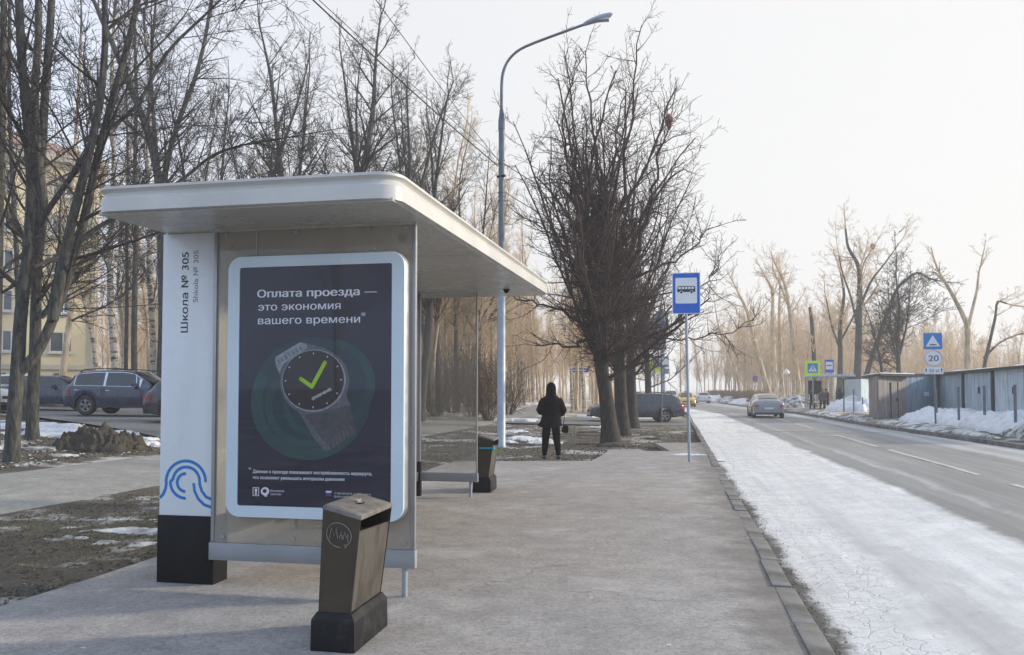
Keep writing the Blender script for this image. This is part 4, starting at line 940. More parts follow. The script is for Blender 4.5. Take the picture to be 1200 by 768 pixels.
        MB().loft([[(x, sgn * (hw(x) - .012), zb + .02), (x, sgn * (hw(x) + .008), zb + .02), (x, sgn * (hw(x) + .008), zb + .10), (x, sgn * (hw(x) - .012), zb + .10)] for x in (xr + ra, 0, xf - ra)]).build('sill_trim', m_trimd, t)
        for xd in sorted({windows[0][1] * L, windows[-1][0] * L, windows[-1][1] * L + .1}):
            MB().bbox(xd - .006, xd + .006, min(sgn * hw(xd) * .97, sgn * (hw(xd) + .002)), max(sgn * hw(xd) * .97, sgn * (hw(xd) + .002)), zb + .12, mz(xd) - .05).build('door_gap', m_trimd, t)
        if rails: MB().tube([(x * L, sgn * wr_ * .92, tz(x * L) + (.05 if -.36 < x < .1 else -.01)) for x in (-.38, -.34, -.2, -.05, .08, .13)], .018, 6).build('roof_rail', m_trimd, t, smooth=True)
    MB().bbox(-L / 2 - .02, -L / 2 + .1, -.26, .26, zb + .33, zb + .44).build('licence_plate', m_plate, t)
    MB().bbox(L / 2 - .1, L / 2 + .02, -.26, .26, zb + .12, zb + .23).build('licence_plate', m_plate, t)
    MB().bbox(L / 2 - .08, L / 2 + .008, -.42, .42, zb + .26, zb + .38).build('grille', m_trimd, t)
    for xx in (-1, 1): MB().bbox(min(xx * (L / 2 - .12), xx * (L / 2 + .006)), max(xx * (L / 2 - .12), xx * (L / 2 + .006)), -Wd * .38, Wd * .38, zb + .05, zb + .14).build('bumper_trim', m_trimd, t)
    if taxi: MB().bbox(-.05, .12, -.22, .22, H + .01, H + .12).build('roof_sign', m_cyellow, t, bevel=.02)
    return t
SUV_TOP = [(-.5, .85), (-.492, 1.0), (-.47, 1.12), (-.42, 1.50), (-.37, 1.62), (-.2, 1.665), (0, 1.66), (.09, 1.60), (.24, 1.12), (.27, 1.07), (.42, .98), (.48, .88), (.5, .70)]
SUV_BELT = [(-.5, .82), (-.46, 1.06), (-.3, 1.05), (.2, 1.0), (.3, .95), (.45, .82), (.5, .64)]
EST_TOP = [(-.5, .72), (-.49, .95), (-.47, 1.02), (-.43, 1.26), (-.38, 1.40), (-.2, 1.46), (0, 1.46), (.07, 1.42), (.21, 1.0), (.25, .96), (.42, .88), (.48, .78), (.5, .62)]
EST_BELT = [(-.5, .70), (-.47, .96), (-.3, .93), (.2, .88), (.3, .86), (.45, .76), (.5, .58)]
SED_TOP = [(-.5, .72), (-.492, .96), (-.44, 1.02), (-.36, 1.05), (-.20, 1.36), (-.08, 1.45), (.04, 1.45), (.10, 1.40), (.25, .98), (.30, .94), (.44, .84), (.49, .72), (.5, .58)]
SED_BELT = [(-.5, .68), (-.47, .95), (-.3, .94), (.2, .88), (.3, .86), (.45, .74), (.5, .55)]
FST_TOP = [(-.5, .74), (-.492, .99), (-.47, 1.06), (-.38, 1.16), (-.22, 1.34), (-.08, 1.44), (.04, 1.44), (.10, 1.38), (.25, .98), (.30, .92), (.44, .80), (.49, .66), (.5, .52)]
def cz(x, y): return base_h(x, y) + .05
q = P(156, 488, 29.6)
car('parked_car', 'deep blue off-roader with chrome window trim parked beside the white pylon', (q.x, q.y, .64), R(-3), 4.5, 1.84, 1.67, SUV_TOP, SUV_BELT, -1.32, 1.36, m_cblue, rw=.355, zb=.26, windows=((-.40, -.155), (-.135, .145)), shield=(.10, .235), rear=(-.475, -.425), suv=True, chrome=True, rails=True, group='cars in the car park')
q = P(62, 480, 33.5)
car('parked_car', 'dark blue saloon parked behind the blue off-roader', (q.x, q.y, .73), R(4), 4.4, 1.72, 1.45, SED_TOP, SED_BELT, -1.28, 1.35, m_cblue, rw=.31, windows=((-.30, -.12), (-.10, .13)), shield=(.10, .25), rear=(-.35, -.2), group='cars in the car park')
q = P(255, 491, 26.2)
car('parked_car', 'dark car with red tail lamp peeking out left of the white pylon', (q.x, q.y, .52), R(2), 4.3, 1.75, 1.46, EST_TOP, EST_BELT, -1.25, 1.3, m_cblack, rw=.31, windows=((-.38, -.15), (-.13, .13)), shield=(.08, .21), rear=(-.465, -.40), suv=True, group='cars in the car park')
q = P(36, 478, 37.5)
car('parked_car', 'white hatchback behind the leftmost tree trunks', (q.x, q.y, .86), R(8), 4.2, 1.74, 1.48, EST_TOP, EST_BELT, -1.22, 1.26, m_cwhite, rw=.31, windows=((-.38, -.15), (-.13, .13)), shield=(.08, .21), rear=(-.465, -.40), group='cars in the car park')
q = P(-48, 484, 32)
car('parked_car', 'white car at the left edge of the car park behind the trunks', (q.x, q.y, .72), R(-4), 4.3, 1.74, 1.48, EST_TOP, EST_BELT, -1.22, 1.26, m_cwhite, rw=.31, windows=((-.38, -.15), (-.13, .13)), shield=(.08, .21), rear=(-.465, -.40), group='cars in the car park')
q = P(744, 495.2, 41)
car('estate_car', 'dark blue grey estate car with roof rails standing behind the lindens', (q.x, 41, -.10), math.pi + R(1.5), 4.85, 1.80, 1.52, [(a, b * 1.03) for a, b in EST_TOP], EST_BELT, -1.40, 1.42, m_cgrey, rw=.335, zb=.25, windows=((-.42, -.25), (-.23, -.06), (-.04, .13)), shield=(.08, .21), rear=(-.465, -.40), suv=True, rails=True, group='cars on the road')
q = P(906, 490, 47)
RA = R(90) - math.atan(.2105)
car('silver_car', 'dusty silver fastback driving away along the road', (q.x, 48.5, ROADZ + .02), RA, 4.7, 1.85, 1.44, FST_TOP, SED_BELT, -1.45, 1.42, m_csilver, rw=.34, zb=.2, windows=((-.26, -.10), (-.08, .15)), shield=(.10, .25), rear=(-.40, -.20), group='cars on the road')
q = P(803.5, 476, 80)
car('taxi', 'yellow taxi with white roof driving towards the stop', (q.x, 80, ROADZ), -R(90) - R(8), 4.5, 1.8, 1.46, SED_TOP, SED_BELT, -1.3, 1.35, m_cyellow, rw=.33, windows=((-.30, -.12), (-.10, .13)), shield=(.10, .25), rear=(-.35, -.2), group='cars on the road', taxi=True)
q = P(823, 473, 101)
car('white_car', 'white car right of the taxi on the far road', (q.x, 101, ROADZ), RA + R(4), 4.4, 1.8, 1.5, EST_TOP, EST_BELT, -1.25, 1.3, m_cwhite, rw=.33, windows=((-.38, -.15), (-.13, .13)), shield=(.08, .21), rear=(-.465, -.40), group='cars on the road')
q = P(786, 472, 92)
car('white_car', 'white off-roader left of the taxi, half hidden by the estate car', (q.x, 92, ROADZ), -R(90) - R(8), 4.6, 1.9, 1.7, SUV_TOP, SUV_BELT, -1.3, 1.35, m_cwhite, rw=.36, windows=((-.40, -.155), (-.135, .145)), shield=(.10, .235), rear=(-.475, -.425), group='cars on the road')
# ================================================================ people
def skin_mesh(joints, edges, name, sub=2):
    me = bpy.data.meshes.new(name); me.from_pydata([j[:3] for j in joints], edges, [])
    o = bpy.data.objects.new(name, me); COL.objects.link(o)
    o.modifiers.new('s', 'SKIN'); sk = me.skin_vertices[0].data
    for i, j in enumerate(joints): sk[i].radius = (j[3], j[4] if len(j) > 4 else j[3]); sk[i].use_root = (i == 0)
    md = o.modifiers.new('u', 'SUBSURF'); md.levels = sub; md.render_levels = sub
    dg = bpy.context.evaluated_depsgraph_get(); out = bpy.data.meshes.new_from_object(o.evaluated_get(dg)); bpy.data.objects.remove(o); bpy.data.meshes.remove(me)
    out.name = name; out.materials.clear(); return out
def person(label, loc, rz, s=1.0, pose='stand', coat=m_cloth, legs=m_trouser, group=None, hood=True, stride=.09, fine=True, bag=False, arm=.0):
    """faces local +Y; feet on z = 0"""
    t = thing('person', label, 'person', loc, rz, group); t.scale = (s, s, s)
    J = [(0, 0, .93, .15, .115)]; E = []
    def add(p, par): J.append(p); E.append((par, len(J) - 1)); return len(J) - 1
    a = add((0, 0, 1.08, .135, .10), 0); a = add((0, -.01, 1.25, .155, .11), a); ch = add((0, -.01, 1.38, .14, .095), a); nk = add((0, .0, 1.47, .055, .055), ch); h0 = add((0, .02, 1.55, .075, .088), nk); h1 = add((0, .02, 1.64, .078, .095), h0); add((0, .01, 1.70, .05, .06), h1)
    legsJ = []
    for sg, fy in ((-1, .02), (1, -.02)):
        fy = fy * (stride / .09) if pose == 'stand' else fy * 8
        hip = add((sg * .095, 0, .86, .095), 0); kn = add((sg * (.10 + stride * .35), .02 + fy * .5, .50, .062), hip); cf = add((sg * (.11 + stride * .5), fy - .015, .34, .055), kn); an = add((sg * (.12 + stride * .6), fy - .03, .10, .036), cf); hl = add((sg * (.12 + stride * .6), fy - .04, .045, .036), an); add((sg * (.13 + stride * .7), fy + .14, .035, .032), hl)
        legsJ.append((sg, fy))
    hands = []
    for sg in (-1, 1):
        sh_ = add((sg * .165, -.01, 1.355, .052), ch)
        if sg == 1 and arm > 0: el = add((sg * .275, -.02, 1.12, .046), sh_); wr = add((sg * .255, .14, 1.02, .030), el); hd = (sg * .24, .20, 1.00)
        elif arm > 0: el = add((sg * .265, -.03, 1.12, .046), sh_); wr = add((sg * .20, .15, 1.06, .030), el); hd = (sg * .15, .20, 1.07)
        else: el = add((sg * .255, -.03, 1.10, .046), sh_); wr = add((sg * .275, .03, .87, .030), el); hd = (sg * .28, .05, .80)
        pm = add((*hd, .032, .02), wr); hands.append((sg, el, wr, hd))
        if fine:
            d = Vector(hd) - Vector(J[wr][:3]); d.normalize(); side = Vector((0, 1, 0)).cross(d); side = side.normalized() if side.length > .1 else Vector((1, 0, 0))
            for k in range(4):
                b_ = Vector(hd) + side * (.012 * (k - 1.5) * 1.3) + d * .03; f1 = add((*b_, .009), pm); c = b_ + d * .035 + Vector((-sg * .006, .004, 0)); f2 = add((*c, .008), f1); e_ = c + (d + Vector((-sg * .3, .25, 0))).normalized() * (.028 - .004 * abs(k - 1.3)); add((*e_, .007), f2)
            b_ = Vector(hd) + side * .03 * (-1); f1 = add((*b_, .010), pm); c = b_ + (d - side * .6).normalized() * .035; add((*c, .009), f1)
    me = skin_mesh(J, E, 'body_surface'); me.materials.append(m_skin); shade(me, 80); link('body', me, t)
    # trousers
    TJ = [(0, 0, .92, .165, .13), (0, 0, .98, .16, .125)]; TE = [(0, 1)]
    for sg, fy in legsJ:
        k = len(TJ); TJ += [(sg * .098, 0, .84, .125), (sg * (.10 + stride * .35), .02 + fy * .5, .50, .092), (sg * (.11 + stride * .5), fy - .015, .33, .082), (sg * (.12 + stride * .6), fy - .03, .13, .055), (sg * (.12 + stride * .6), fy - .03, .10, .049)]; TE += [(0, k), (k, k + 1), (k + 1, k + 2), (k + 2, k + 3), (k + 3, k + 4)]
    me = skin_mesh(TJ, TE, 'trouser_surface'); me.materials.append(legs); shade(me, 80); link('trousers', me, t)
    for sg, fy in legsJ:
        x = sg * (.12 + stride * .6); o = MB().loft([[(x + sg * .012 * (y + .1) * 2 + w * math.cos(R(a)), fy + y, .012 + max(0, .5 + .5 * math.sin(R(a))) * h) for a in range(0, 360, 30)] for y, w, h in ((-.11, .02, .05), (-.10, .042, .085), (-.04, .046, .10), (.04, .048, .085), (.12, .05, .06), (.17, .035, .045), (.185, .01, .03))]).build('shoe', m_shoe, t, smooth=True)
        MB().loft([[(x + sg * .012 * (y + .1) * 2 + w, fy + y, z) for w, z in ((-q_, 0), (q_, 0), (q_, .022), (-q_, .022))] for y, q_ in ((-.115, .03), (-.06, .047), (.1, .052), (.19, .02))]).build('sole', m_sole, o)
    # padded jacket: quilted rings with a flared, uneven hem
    rg = []; rj = random.Random(int(abs(loc[0]) * 10))
    for z, w, d in ((.755, .268, .195), (.77, .272, .20), (.84, .250, .185), (.90, .236, .175), (.96, .222, .162), (1.02, .216, .155), (1.09, .218, .155), (1.16, .226, .16), (1.24, .232, .16), (1.32, .235, .155), (1.385, .215, .142), (1.44, .145, .112), (1.475, .085, .088)):
        q = 1.0 + (.014 if int(z * 100) % 2 else -.008); ring_ = []
        for k in range(28):
            a = 2 * math.pi * k / 28; fl = 1 + (.05 * math.sin(3 * a + 1) + .03 * math.sin(5 * a)) * max(0, (1.0 - z) / .25)
            ring_.append((w * q * fl * math.cos(a) - (.035 * max(0, .95 - z) / .2 if bag else 0), d * q * fl * math.sin(a) - .005, z + (.022 * math.sin(a * 2 + 2) if z < .80 else 0)))
        rg.append(ring_)
    MB().loft(rg, cap=False).build('jacket', coat, t, smooth=True)
    for sg, el, wr, hd in hands:
        p0, p1, p2 = Vector((sg * .15, -.01, 1.372)), Vector(J[el][:3]), Vector(J[wr][:3]); pts = []; rad = []
        for i in range(9):
            k = i / 8; q = p0.lerp(p1, k * 2) if k < .5 else p1.lerp(p2, k * 2 - 1); pts.append(q); rad.append([.085, .098, .094, .084, .080, .074, .068, .060, .052][i] * (1 + .03 * (-1) ** i))
        pts.append(p2 + (p2 - p1).normalized() * .012); rad.append(.046); MB().tube(pts, rad, 16).build('sleeve', coat, t, smooth=True)
    if hood:
        MB().loft([[((w * math.cos(R(a))), (d * math.sin(R(a))) + y, z) for a in range(0, 360, 24)] for z, w, d, y in ((1.40, .14, .12, -.01), (1.46, .125, .125, -.005), (1.53, .112, .118, .0), (1.60, .112, .122, -.005), (1.66, .105, .117, -.008), (1.71, .085, .095, -.01), (1.745, .048, .055, -.012), (1.756, .012, .012, -.012))]).build('hood', coat if hood == 1 else m_trouser, t, smooth=True)
    MB().loft([[((w * math.cos(R(a))), (d * math.sin(R(a))) + y, z) for a in range(0, 360, 24)] for z, w, d, y in ((1.50, .07, .05, -.035), (1.57, .087, .095, .0), (1.64, .089, .108, .0), (1.70, .07, .09, .0), (1.735, .02, .02, .0))]).build('hair', m_hair, t, smooth=True)
    for sg in (-1, 1):
        MB().lathe([(.002, -.008), (.011, 0), (.002, .008)], (sg * .03, .112, 1.605), 8).build('eye', m_signwhite, t)
        MB().lathe([(.002, -.022), (.014, 0), (.002, .024)], (sg * .083, .02, 1.60), 8).build('ear', m_skin, t)
    MB().loft([[(-.012, .10, 1.575), (.012, .10, 1.575), (0, .132, 1.575)], [(-.005, .10, 1.615), (.005, .10, 1.615), (0, .112, 1.62)]]).build('nose', m_skin, t); MB().box(0, .108, 1.548, .04, .01, .008).build('mouth', mat('lip', (.35, .12, .10)) if 'lip' not in bpy.data.materials else bpy.data.materials['lip'], t)
    return t
pp = G(646, 539.5)
t = person('person in black hooded jacket and leggings walking away past the shelter', (pp.x, pp.y, 0), R(4), s=.985, stride=.06, hood=2, bag=True, arm=1)
bagm = MB(); bagm.loft([[(a * w, b * d, z) for a, b in ((-1, -1), (1, -1), (1, 1), (-1, 1))] for z, w, d in ((0, .05, .03), (.03, .075, .045), (.13, .07, .045), (.17, .05, .03))])
o = bagm.build('shoulder_bag', m_cloth, bevel=.012); o.location = (pp.x + .30, pp.y + .02, .60); o.rotation_euler = (0, R(8), 0); tag(o, 'small black bag hanging at the walking person\'s right hip', 'bag')
MB().tube([(-.05, 0, .16), (-.06, -.02, .38), (-.10, 0, .62)], .008, 6).build('strap', m_cloth, o)
q = P(955.5, 482, 61.5); zf = -.02
person('person in black walking beside the crossing sign pole', (q.x - .25, 61.5, zf), R(70), pose='walk', hood=False, stride=.12, fine=False, group='people at the far bus shelter')
person('person in grey coat waiting before the far bus shelter', (P(964, 480, 61).x, 61, zf), R(160), coat=m_greycloth, hood=False, fine=False, group='people at the far bus shelter')
person('person in red coat inside the far bus shelter', (P(970, 480, 63).x, 63.3, zf), R(190), coat=m_redcloth, hood=False, fine=False, group='people at the far bus shelter')
person('person in navy coat at the right end of the far bus shelter', (P(984, 480, 63).x, 63.0, zf), R(120), coat=m_navy, hood=True, fine=False, group='people at the far bus shelter')
# ================================================================ far bus shelter
fs = thing('far_bus_shelter', 'small pale bus shelter across the road with people waiting in it', 'bus shelter', (P(971, 480, 64.5).x, 64.5, 0), -R(14))
MB().loft([[(-1.75, -.9, 2.62), (1.85, -.9, 2.62), (1.85, .8, 2.62), (-1.75, .8, 2.62)], [(-1.85, -1.0, 2.66), (1.95, -1.0, 2.66), (1.95, .9, 2.66), (-1.85, .9, 2.66)], [(-1.8, -.95, 2.84), (1.9, -.95, 2.84), (1.9, .85, 2.84), (-1.8, .85, 2.84)]]).build('roof', m_garw, fs)
for x in (-1.68, .0, 1.72): MB().bbox(x - .04, x + .04, .66, .74, 0, 2.62).build('post', m_steel, fs)
for x in (-1.68, 1.72): MB().bbox(x - .04, x + .04, -.74, -.66, 0, 2.62).build('post', m_steel, fs)
for a, b in ((-1.62, -.06), (.06, 1.66)): MB().bbox(a, b, .69, .71, .3, 2.6).build('back_glass', g_far, fs)
MB().bbox(1.25, 1.66, -.71, -.69, .0, 2.6).build('end_panel', m_garw, fs); MB().bbox(-1.5, -.45, .60, .66, 1.25, 2.35).build('dark_poster_box', m_black, fs); MB().bbox(-1.45, 1.2, .3, .6, .42, .47).build('seat', m_black, fs); 
o = MB().bbox(-.5, .5, -.2, .2, 0, .02).build('far_path', m_lot); o.location = (P(971, 480, 64).x, 63, .0); o.scale = (12, 10, 1); struct(o)
# ================================================================ garages along the far side
gr = thing('brown_garage', 'low brown sheet metal garage standing end on to the road', 'garage', (0, 0, 0))
def vp(p, q, z0, z1, th=.05):   # upright panel between two plan points
    p, q = Vector((p[0], p[1], 0)), Vector((q[0], q[1], 0)); d = (q - p).normalized(); n = Vector((-d.y, d.x, 0)) * th
    if isinstance(z1, (int, float)): z1 = (z1, z1)
    return MB().loft([[(p.x, p.y, z0), (q.x, q.y, z0), (q.x, q.y, z1[1]), (p.x, p.y, z1[0])], [(p.x + n.x, p.y + n.y, z0), (q.x + n.x, q.y + n.y, z0), (q.x + n.x, q.y + n.y, z1[1]), (p.x + n.x, p.y + n.y, z1[0])]])
a = P(1029, 490, 40.5); b = P(1063, 487, 42.5); c = P(1018.5, 487, 46.0)
n_ = 6
for k in range(n_):
    p = a.lerp(b, k / n_ + .004); q = a.lerp(b, (k + 1) / n_ - .004); vp(p, q, -.1, 2.28 + .02 * (k % 2)).build('sheet_panel', m_garb, gr)
for k in range(3):
    p = c.lerp(a, k / 3 + .006); q = c.lerp(a, (k + 1) / 3 - .006); vp(p, q, -.1, 2.28).build('sheet_panel', m_garb, gr)
d_ = (b - a).normalized(); nn = Vector((d_.y, -d_.x, 0))
p = a + (b - a) * .42 + nn * .03; q = a + (b - a) * .66 + nn * .03; dr = vp(p, q, 0.05, 1.95, .03).build('door', m_garb, gr); 
e1 = p + d_ * .60 + nn * .03; MB().box(e1.x, e1.y, 1.05, .06, .05, .18).build('handle', m_black, dr)
for f_ in (.42, .66): e1 = a + (b - a) * f_ + nn * .045; MB().box(e1.x, e1.y, 1.0, .035, .03, 1.95).build('door_frame', m_tar, gr)
rv = [(c + Vector((-.25, .0, 0))), (a + nn * .35 + Vector((-.2, 0, 0))), (b + nn * .35 + Vector((.1, 0, 0))), (b + Vector((.2, 6, 0)))]
MB().loft([[(v.x, v.y, 2.30) for v in rv], [(v.x, v.y, 2.42) for v in rv]]).build('roof', m_tar, gr)
MB().loft([[(v.x + .15, v.y + .35, 2.422) for v in rv], [(v.x + .3, v.y + .6, 2.47) for v in rv]]).build('roof_snow', m_snow, gr)
vp(b, b + Vector((1.2, 5, 0)), -.1, 2.28).build('sheet_panel', m_garb, gr)
g2 = thing('blue_grey_garage', 'blue grey sheet metal garage between the brown one and the pale row', 'garage', (0, 0, 0))
a = b + Vector((.06, .5, 0)); b2 = P(1099, 480, 44.5)
for k in range(5): vp(a.lerp(b2, k / 5 + .004), a.lerp(b2, (k + 1) / 5 - .004), -.1, (2.34 + .025 * k, 2.34 + .025 * (k + 1))).build('sheet_panel', m_garm, g2)
MB().loft([[(a.x - .1, a.y - .2, 2.36), (b2.x, b2.y - .2, 2.47), (b2.x + 1, b2.y + 6, 2.47), (a.x + 1, a.y + 6, 2.36)], [(a.x - .1, a.y - .2, 2.42), (b2.x, b2.y - .2, 2.53), (b2.x + 1, b2.y + 6, 2.53), (a.x + 1, a.y + 6, 2.42)]]).build('roof', m_tar, g2)
e1 = a.lerp(b2, .62); MB().box(e1.x, e1.y - .03, 1.35, .42, .03, .22).build('small_vent', m_garl, g2); e1 = a.lerp(b2, .3)
# the long pale row, parallel to the road and coming nearer to the right
def rowp(Y): return Vector((kerb_x(Y) + 14.05 - (44.6 - Y) * .085, Y, 0))
def top(Y): return 2.42
labels = ['pale blue metal garage farthest along the row, beside the blue grey one', 'pale blue metal garage in the middle of the row behind the posts', 'pale blue metal garage nearest the right edge of the row', 'pale metal garage just beyond the right edge of the view']
ends = [44.6, 39.6, 34.9, 30.2, 25.5]
for i, (y1, y0) in enumerate(zip(ends, ends[1:])):
    g_ = thing('pale_garage', labels[i], 'garage', (0, 0, 0), 0, 'pale blue garages across the road')
    m_ = [m_garl, m_garl, m_garw, m_garl][i]
    n_ = 5
    for k in range(n_):
        ya = y1 + (y0 - y1) * (k + .012) / n_; yb = y1 + (y0 - y1) * (k + .988) / n_; off = Vector((-.02 * (k % 2), 0, 0)); vp(rowp(ya) + off, rowp(yb) + off, -.1, (top(ya) - .05 * (i % 2), top(yb) - .05 * (i % 2))).build('sheet_panel', m_, g_)
    p = rowp(y1); q = rowp(y0); MB().box(p.x - .06, p.y - .05, 1.2, .14, .12, 2.5).build('corner_post', m_tar, g_)
    MB().loft([[(v.x + o_, v.y, top(v.y) + dz) for o_, dz in ((-.22, .0), (-.24, .10), (.3, .16), (6, .35), (6, .2))] for v in (p - Vector((0, .03, 0)), q + Vector((0, .03, 0)))]).build('roof', m_tar, g_)
    s0 = random.Random(i); yy = y1 - 1 - s0.random(); v = rowp(yy)
    MB().loft([[(v.x + .2, yy + d, top(yy) + .155), (v.x + 1.2, yy + d, top(yy) + .2), (v.x + 1.0, yy + d, top(yy) + .25), (v.x + .4, yy + d, top(yy) + .21)] for d in (0, -.7, -1.5)]).build('roof_snow', m_snow, g_, smooth=True)
    if i in (1, 2): e1 = rowp((y0 + y1) / 2 - .3) ; MB().box(e1.x - .05, e1.y, 1.55, .04, .10, .30).build('latch', m_tar, g_)
g3_ = thing('white_garage', 'narrow whitish blue garage left of the brown one', 'garage', (0, 0, 0)); a = P(1009.5, 476, 55); b = P(1018, 476, 56)
for k in range(2): vp(a.lerp(b, k / 2 + .01), a.lerp(b, (k + 1) / 2 - .01), -.1, 2.35).build('sheet_panel', m_garw, g3_)
vp(a, a + Vector((1, 5, 0)), -.1, 2.35).build('sheet_panel', m_garw, g3_); MB().loft([[(a.x - .1, a.y - .1, 2.36), (b.x, b.y - .1, 2.36), (b.x + 1, b.y + 5, 2.36), (a.x + 1, a.y + 5, 2.36)], [(a.x - .1, a.y - .1, 2.42), (b.x, b.y - .1, 2.42), (b.x + 1, b.y + 5, 2.42), (a.x + 1, a.y + 5, 2.42)]]).build('roof', m_tar, g3_)
g4 = thing('green_garage', 'dark green corrugated shed right of the far bus shelter', 'shed', (0, 0, 0)); a = P(999.5, 476, 60); b = P(1009.5, 476, 60.5)
for k in range(4): vp(a.lerp(b, k / 4 + .01), a.lerp(b, (k + 1) / 4 - .01), -.1, 2.55 + .05 * (k % 2)).build('sheet_panel', m_garg, g4)
vp(a, a + Vector((1, 4, 0)), -.1, 2.5).build('sheet_panel', m_garg, g4); MB().loft([[(a.x, a.y, 2.56), (b.x, b.y, 2.56), (b.x + 1, b.y + 4, 2.56), (a.x + 1, a.y + 4, 2.56)], [(a.x, a.y, 2.6), (b.x, b.y, 2.6), (b.x + 1, b.y + 4, 2.6), (a.x + 1, a.y + 4, 2.6)]]).build('roof', m_tar, g4)
# ================================================================ snow and earth heaps
def heap(name, label, m, outline_c, rx, ry, h, rz=0.0, seed=0, n=52, rough=.25, kind='stuff', z0=None, fr=1.0):
    cx, cy = outline_c; mb = MB(); vs = []; c, s_ = math.cos(rz), math.sin(rz)
    for j in range(n + 1):
        for i in range(n + 1):
            u, v = -1 + 2 * i / n, -1 + 2 * j / n; rad = math.hypot(u, v); an = math.atan2(v, u); edge = .80 + .22 * nz(math.cos(an) * 1.7, math.sin(an) * 1.7, 1, seed) + .10 * nz(math.cos(an) * 5, math.sin(an) * 5, 1, seed)
            k = max(0, 1 - (rad / max(.3, edge)) ** 2); X = cx + (u * rx) * c - (v * ry) * s_; Y = cy + (u * rx) * s_ + (v * ry) * c
            z = (base_h(X, Y) if z0 is None else z0) - .16 * (rad > edge) + h * (k ** .7) * (1 + rough * 1.6 * nz(X * fr, Y * fr, 1.3, seed)) + rough * h * .7 * nz(X * fr, Y * fr, 4.5, seed) * (k > 0) * min(1, k * 3) + rough * .28 * h * nz(X * fr, Y * fr, 13, seed) * (k > 0)
            if rough >= .4 and m is not m_clod:
                g_ = k * 1.5 + 1.5 * nz(X * fr, Y * fr, .9, seed) + 1.0 * nz(X * fr, Y * fr, 3.1, seed + 4) + .5 * nz(X * fr, Y * fr, 9, seed) - .62; g_ = max(-1, min(1, g_ * 1.4)) if rad < edge else -1
                z = (base_h(X, Y) if z0 is None else z0) + (h * (g_ ** .6 if g_ > 0 else 0) - (.10 * -g_ if g_ < 0 else 0)) + .02 * (z0 is None)
            vs.append((X, Y, z))
    fs = [(j * (n + 1) + i, j * (n + 1) + i + 1, (j + 1) * (n + 1) + i + 1, (j + 1) * (n + 1) + i) for j in range(n) for i in range(n)]
    o = mb.add(vs, fs).build(name, m, smooth=True, recalc=False); return tag(o, label, None, None, kind)
def hp(px, py, z=0): q = G(px, py, z); return (q.x, q.y)
SN = 'snow_heap'
for i, (Y, off, rx, ry, h, m_, lab) in enumerate((
    (33.5, 13.3, 1.3, 5.4, .50, m_snow, 'white snow bank along the pale garages'), (38.6, 13.3, 1.4, 4.4, .50, m_snow, 'white snow bank between the speed sign and the blue garage'), (27.5, 13.4, 1.6, 4.6, .50, m_snow, 'white snow bank at the right edge before the garages'),
    (36.5, 11.5, 1.9, 6.0, .52, m_snow, 'low snow shelf behind the dark roadside earth'), (29.5, 11.8, 1.9, 5.0, .62, m_snow, 'low snow shelf right of the speed sign'),
    (33.0, 9.5, .95, 8.5, .15, m_dsnow, 'strip of dirty ploughed snow along the far kerb'), (24.5, 11.0, 1.3, 3.6, .50, m_dsnow, 'dirty dark snow heap at the right edge'), (43.5, 9.0, 1.0, 4.0, .28, m_dsnow, 'dirty snow ridge before the brown garage'), (52, 8.6, .9, 5, .22, m_dsnow, 'dirty snow ridge near the far shelter'))):
    heap(SN, lab, m_, (kerb_x(Y) + off, Y), rx, ry, h, -math.atan(.2105), i * 3.3, rough=.32)
heap(SN, 'bright snow heap beside the far bus shelter', m_snow, (P(1003, 478, 56).x, 56), 2.3, 3.0, .85, 0, 7.7); heap(SN, 'snow heap left of the far bus shelter', m_dsnow, (P(936, 475, 68).x, 69), 2.2, 3, .9, 0, 9.1)
for i, (px, Y, rx, h) in enumerate(((905, 86, 3.5, .6), (878, 92, 4, .7), (860, 104, 4.5, .7), (843, 120, 5, .8))): heap(SN, 'thin snow bank at the foot of the far hedge', m_snow if i % 2 else m_dsnow, (P(px, 470, Y).x + .5, Y), rx, 5, h, 0, i * 2.1 + 20, n=20)
heap('earth_heap', 'dark heap of earth and leaves beside the footpath', m_clod, hp(118, 524, .3), 1.25, .8, .38, .3, 3.1, rough=.55, fr=2.6, n=64)
for i, (px, py, z, rx, ry, h) in enumerate(((60, 516, .3, 1.3, .45, .06), (170, 517, .34, .9, .35, .07), (95, 510, .36, 1.5, .5, .08), (40, 529, .26, 1.1, .25, .04), (35, 505, .42, 1.6, .6, .12), (155, 513, .36, .8, .3, .05), (60, 536, .22, .5, .12, .03), (85, 528, .26, .4, .12, .03))):
    heap('snow_patch', 'grainy leftover snow patch on the soil beyond the footpath', m_dsnow if i in (3, 6, 7) else m_snow, hp(px, py, z), rx * 1.2, ry * 1.2, h, .1 * i, 31 + i, n=38, rough=.6, fr=2.2)
for i, (px, py, rx, ry, h) in enumerate(((120, 619, .95, .30, .03), (165, 608, .9, .30, .03), (70, 628, .7, .22, .03), (150, 634, .5, .2, .02), (60, 588, .8, .18, .02), (130, 580, 1.0, .2, .02), (205, 607, .4, .25, .02), (155, 657 - 3, .10, .05, .02))):
    heap('snow_patch', 'thin ice grey snow crust on the verge before the pylon', m_dsnow if i != 7 else m_snow, hp(px, py), rx * 1.15, ry * 1.25, h, -.1, 51 + i, n=40, rough=.6, fr=2.4, z0=-.035)
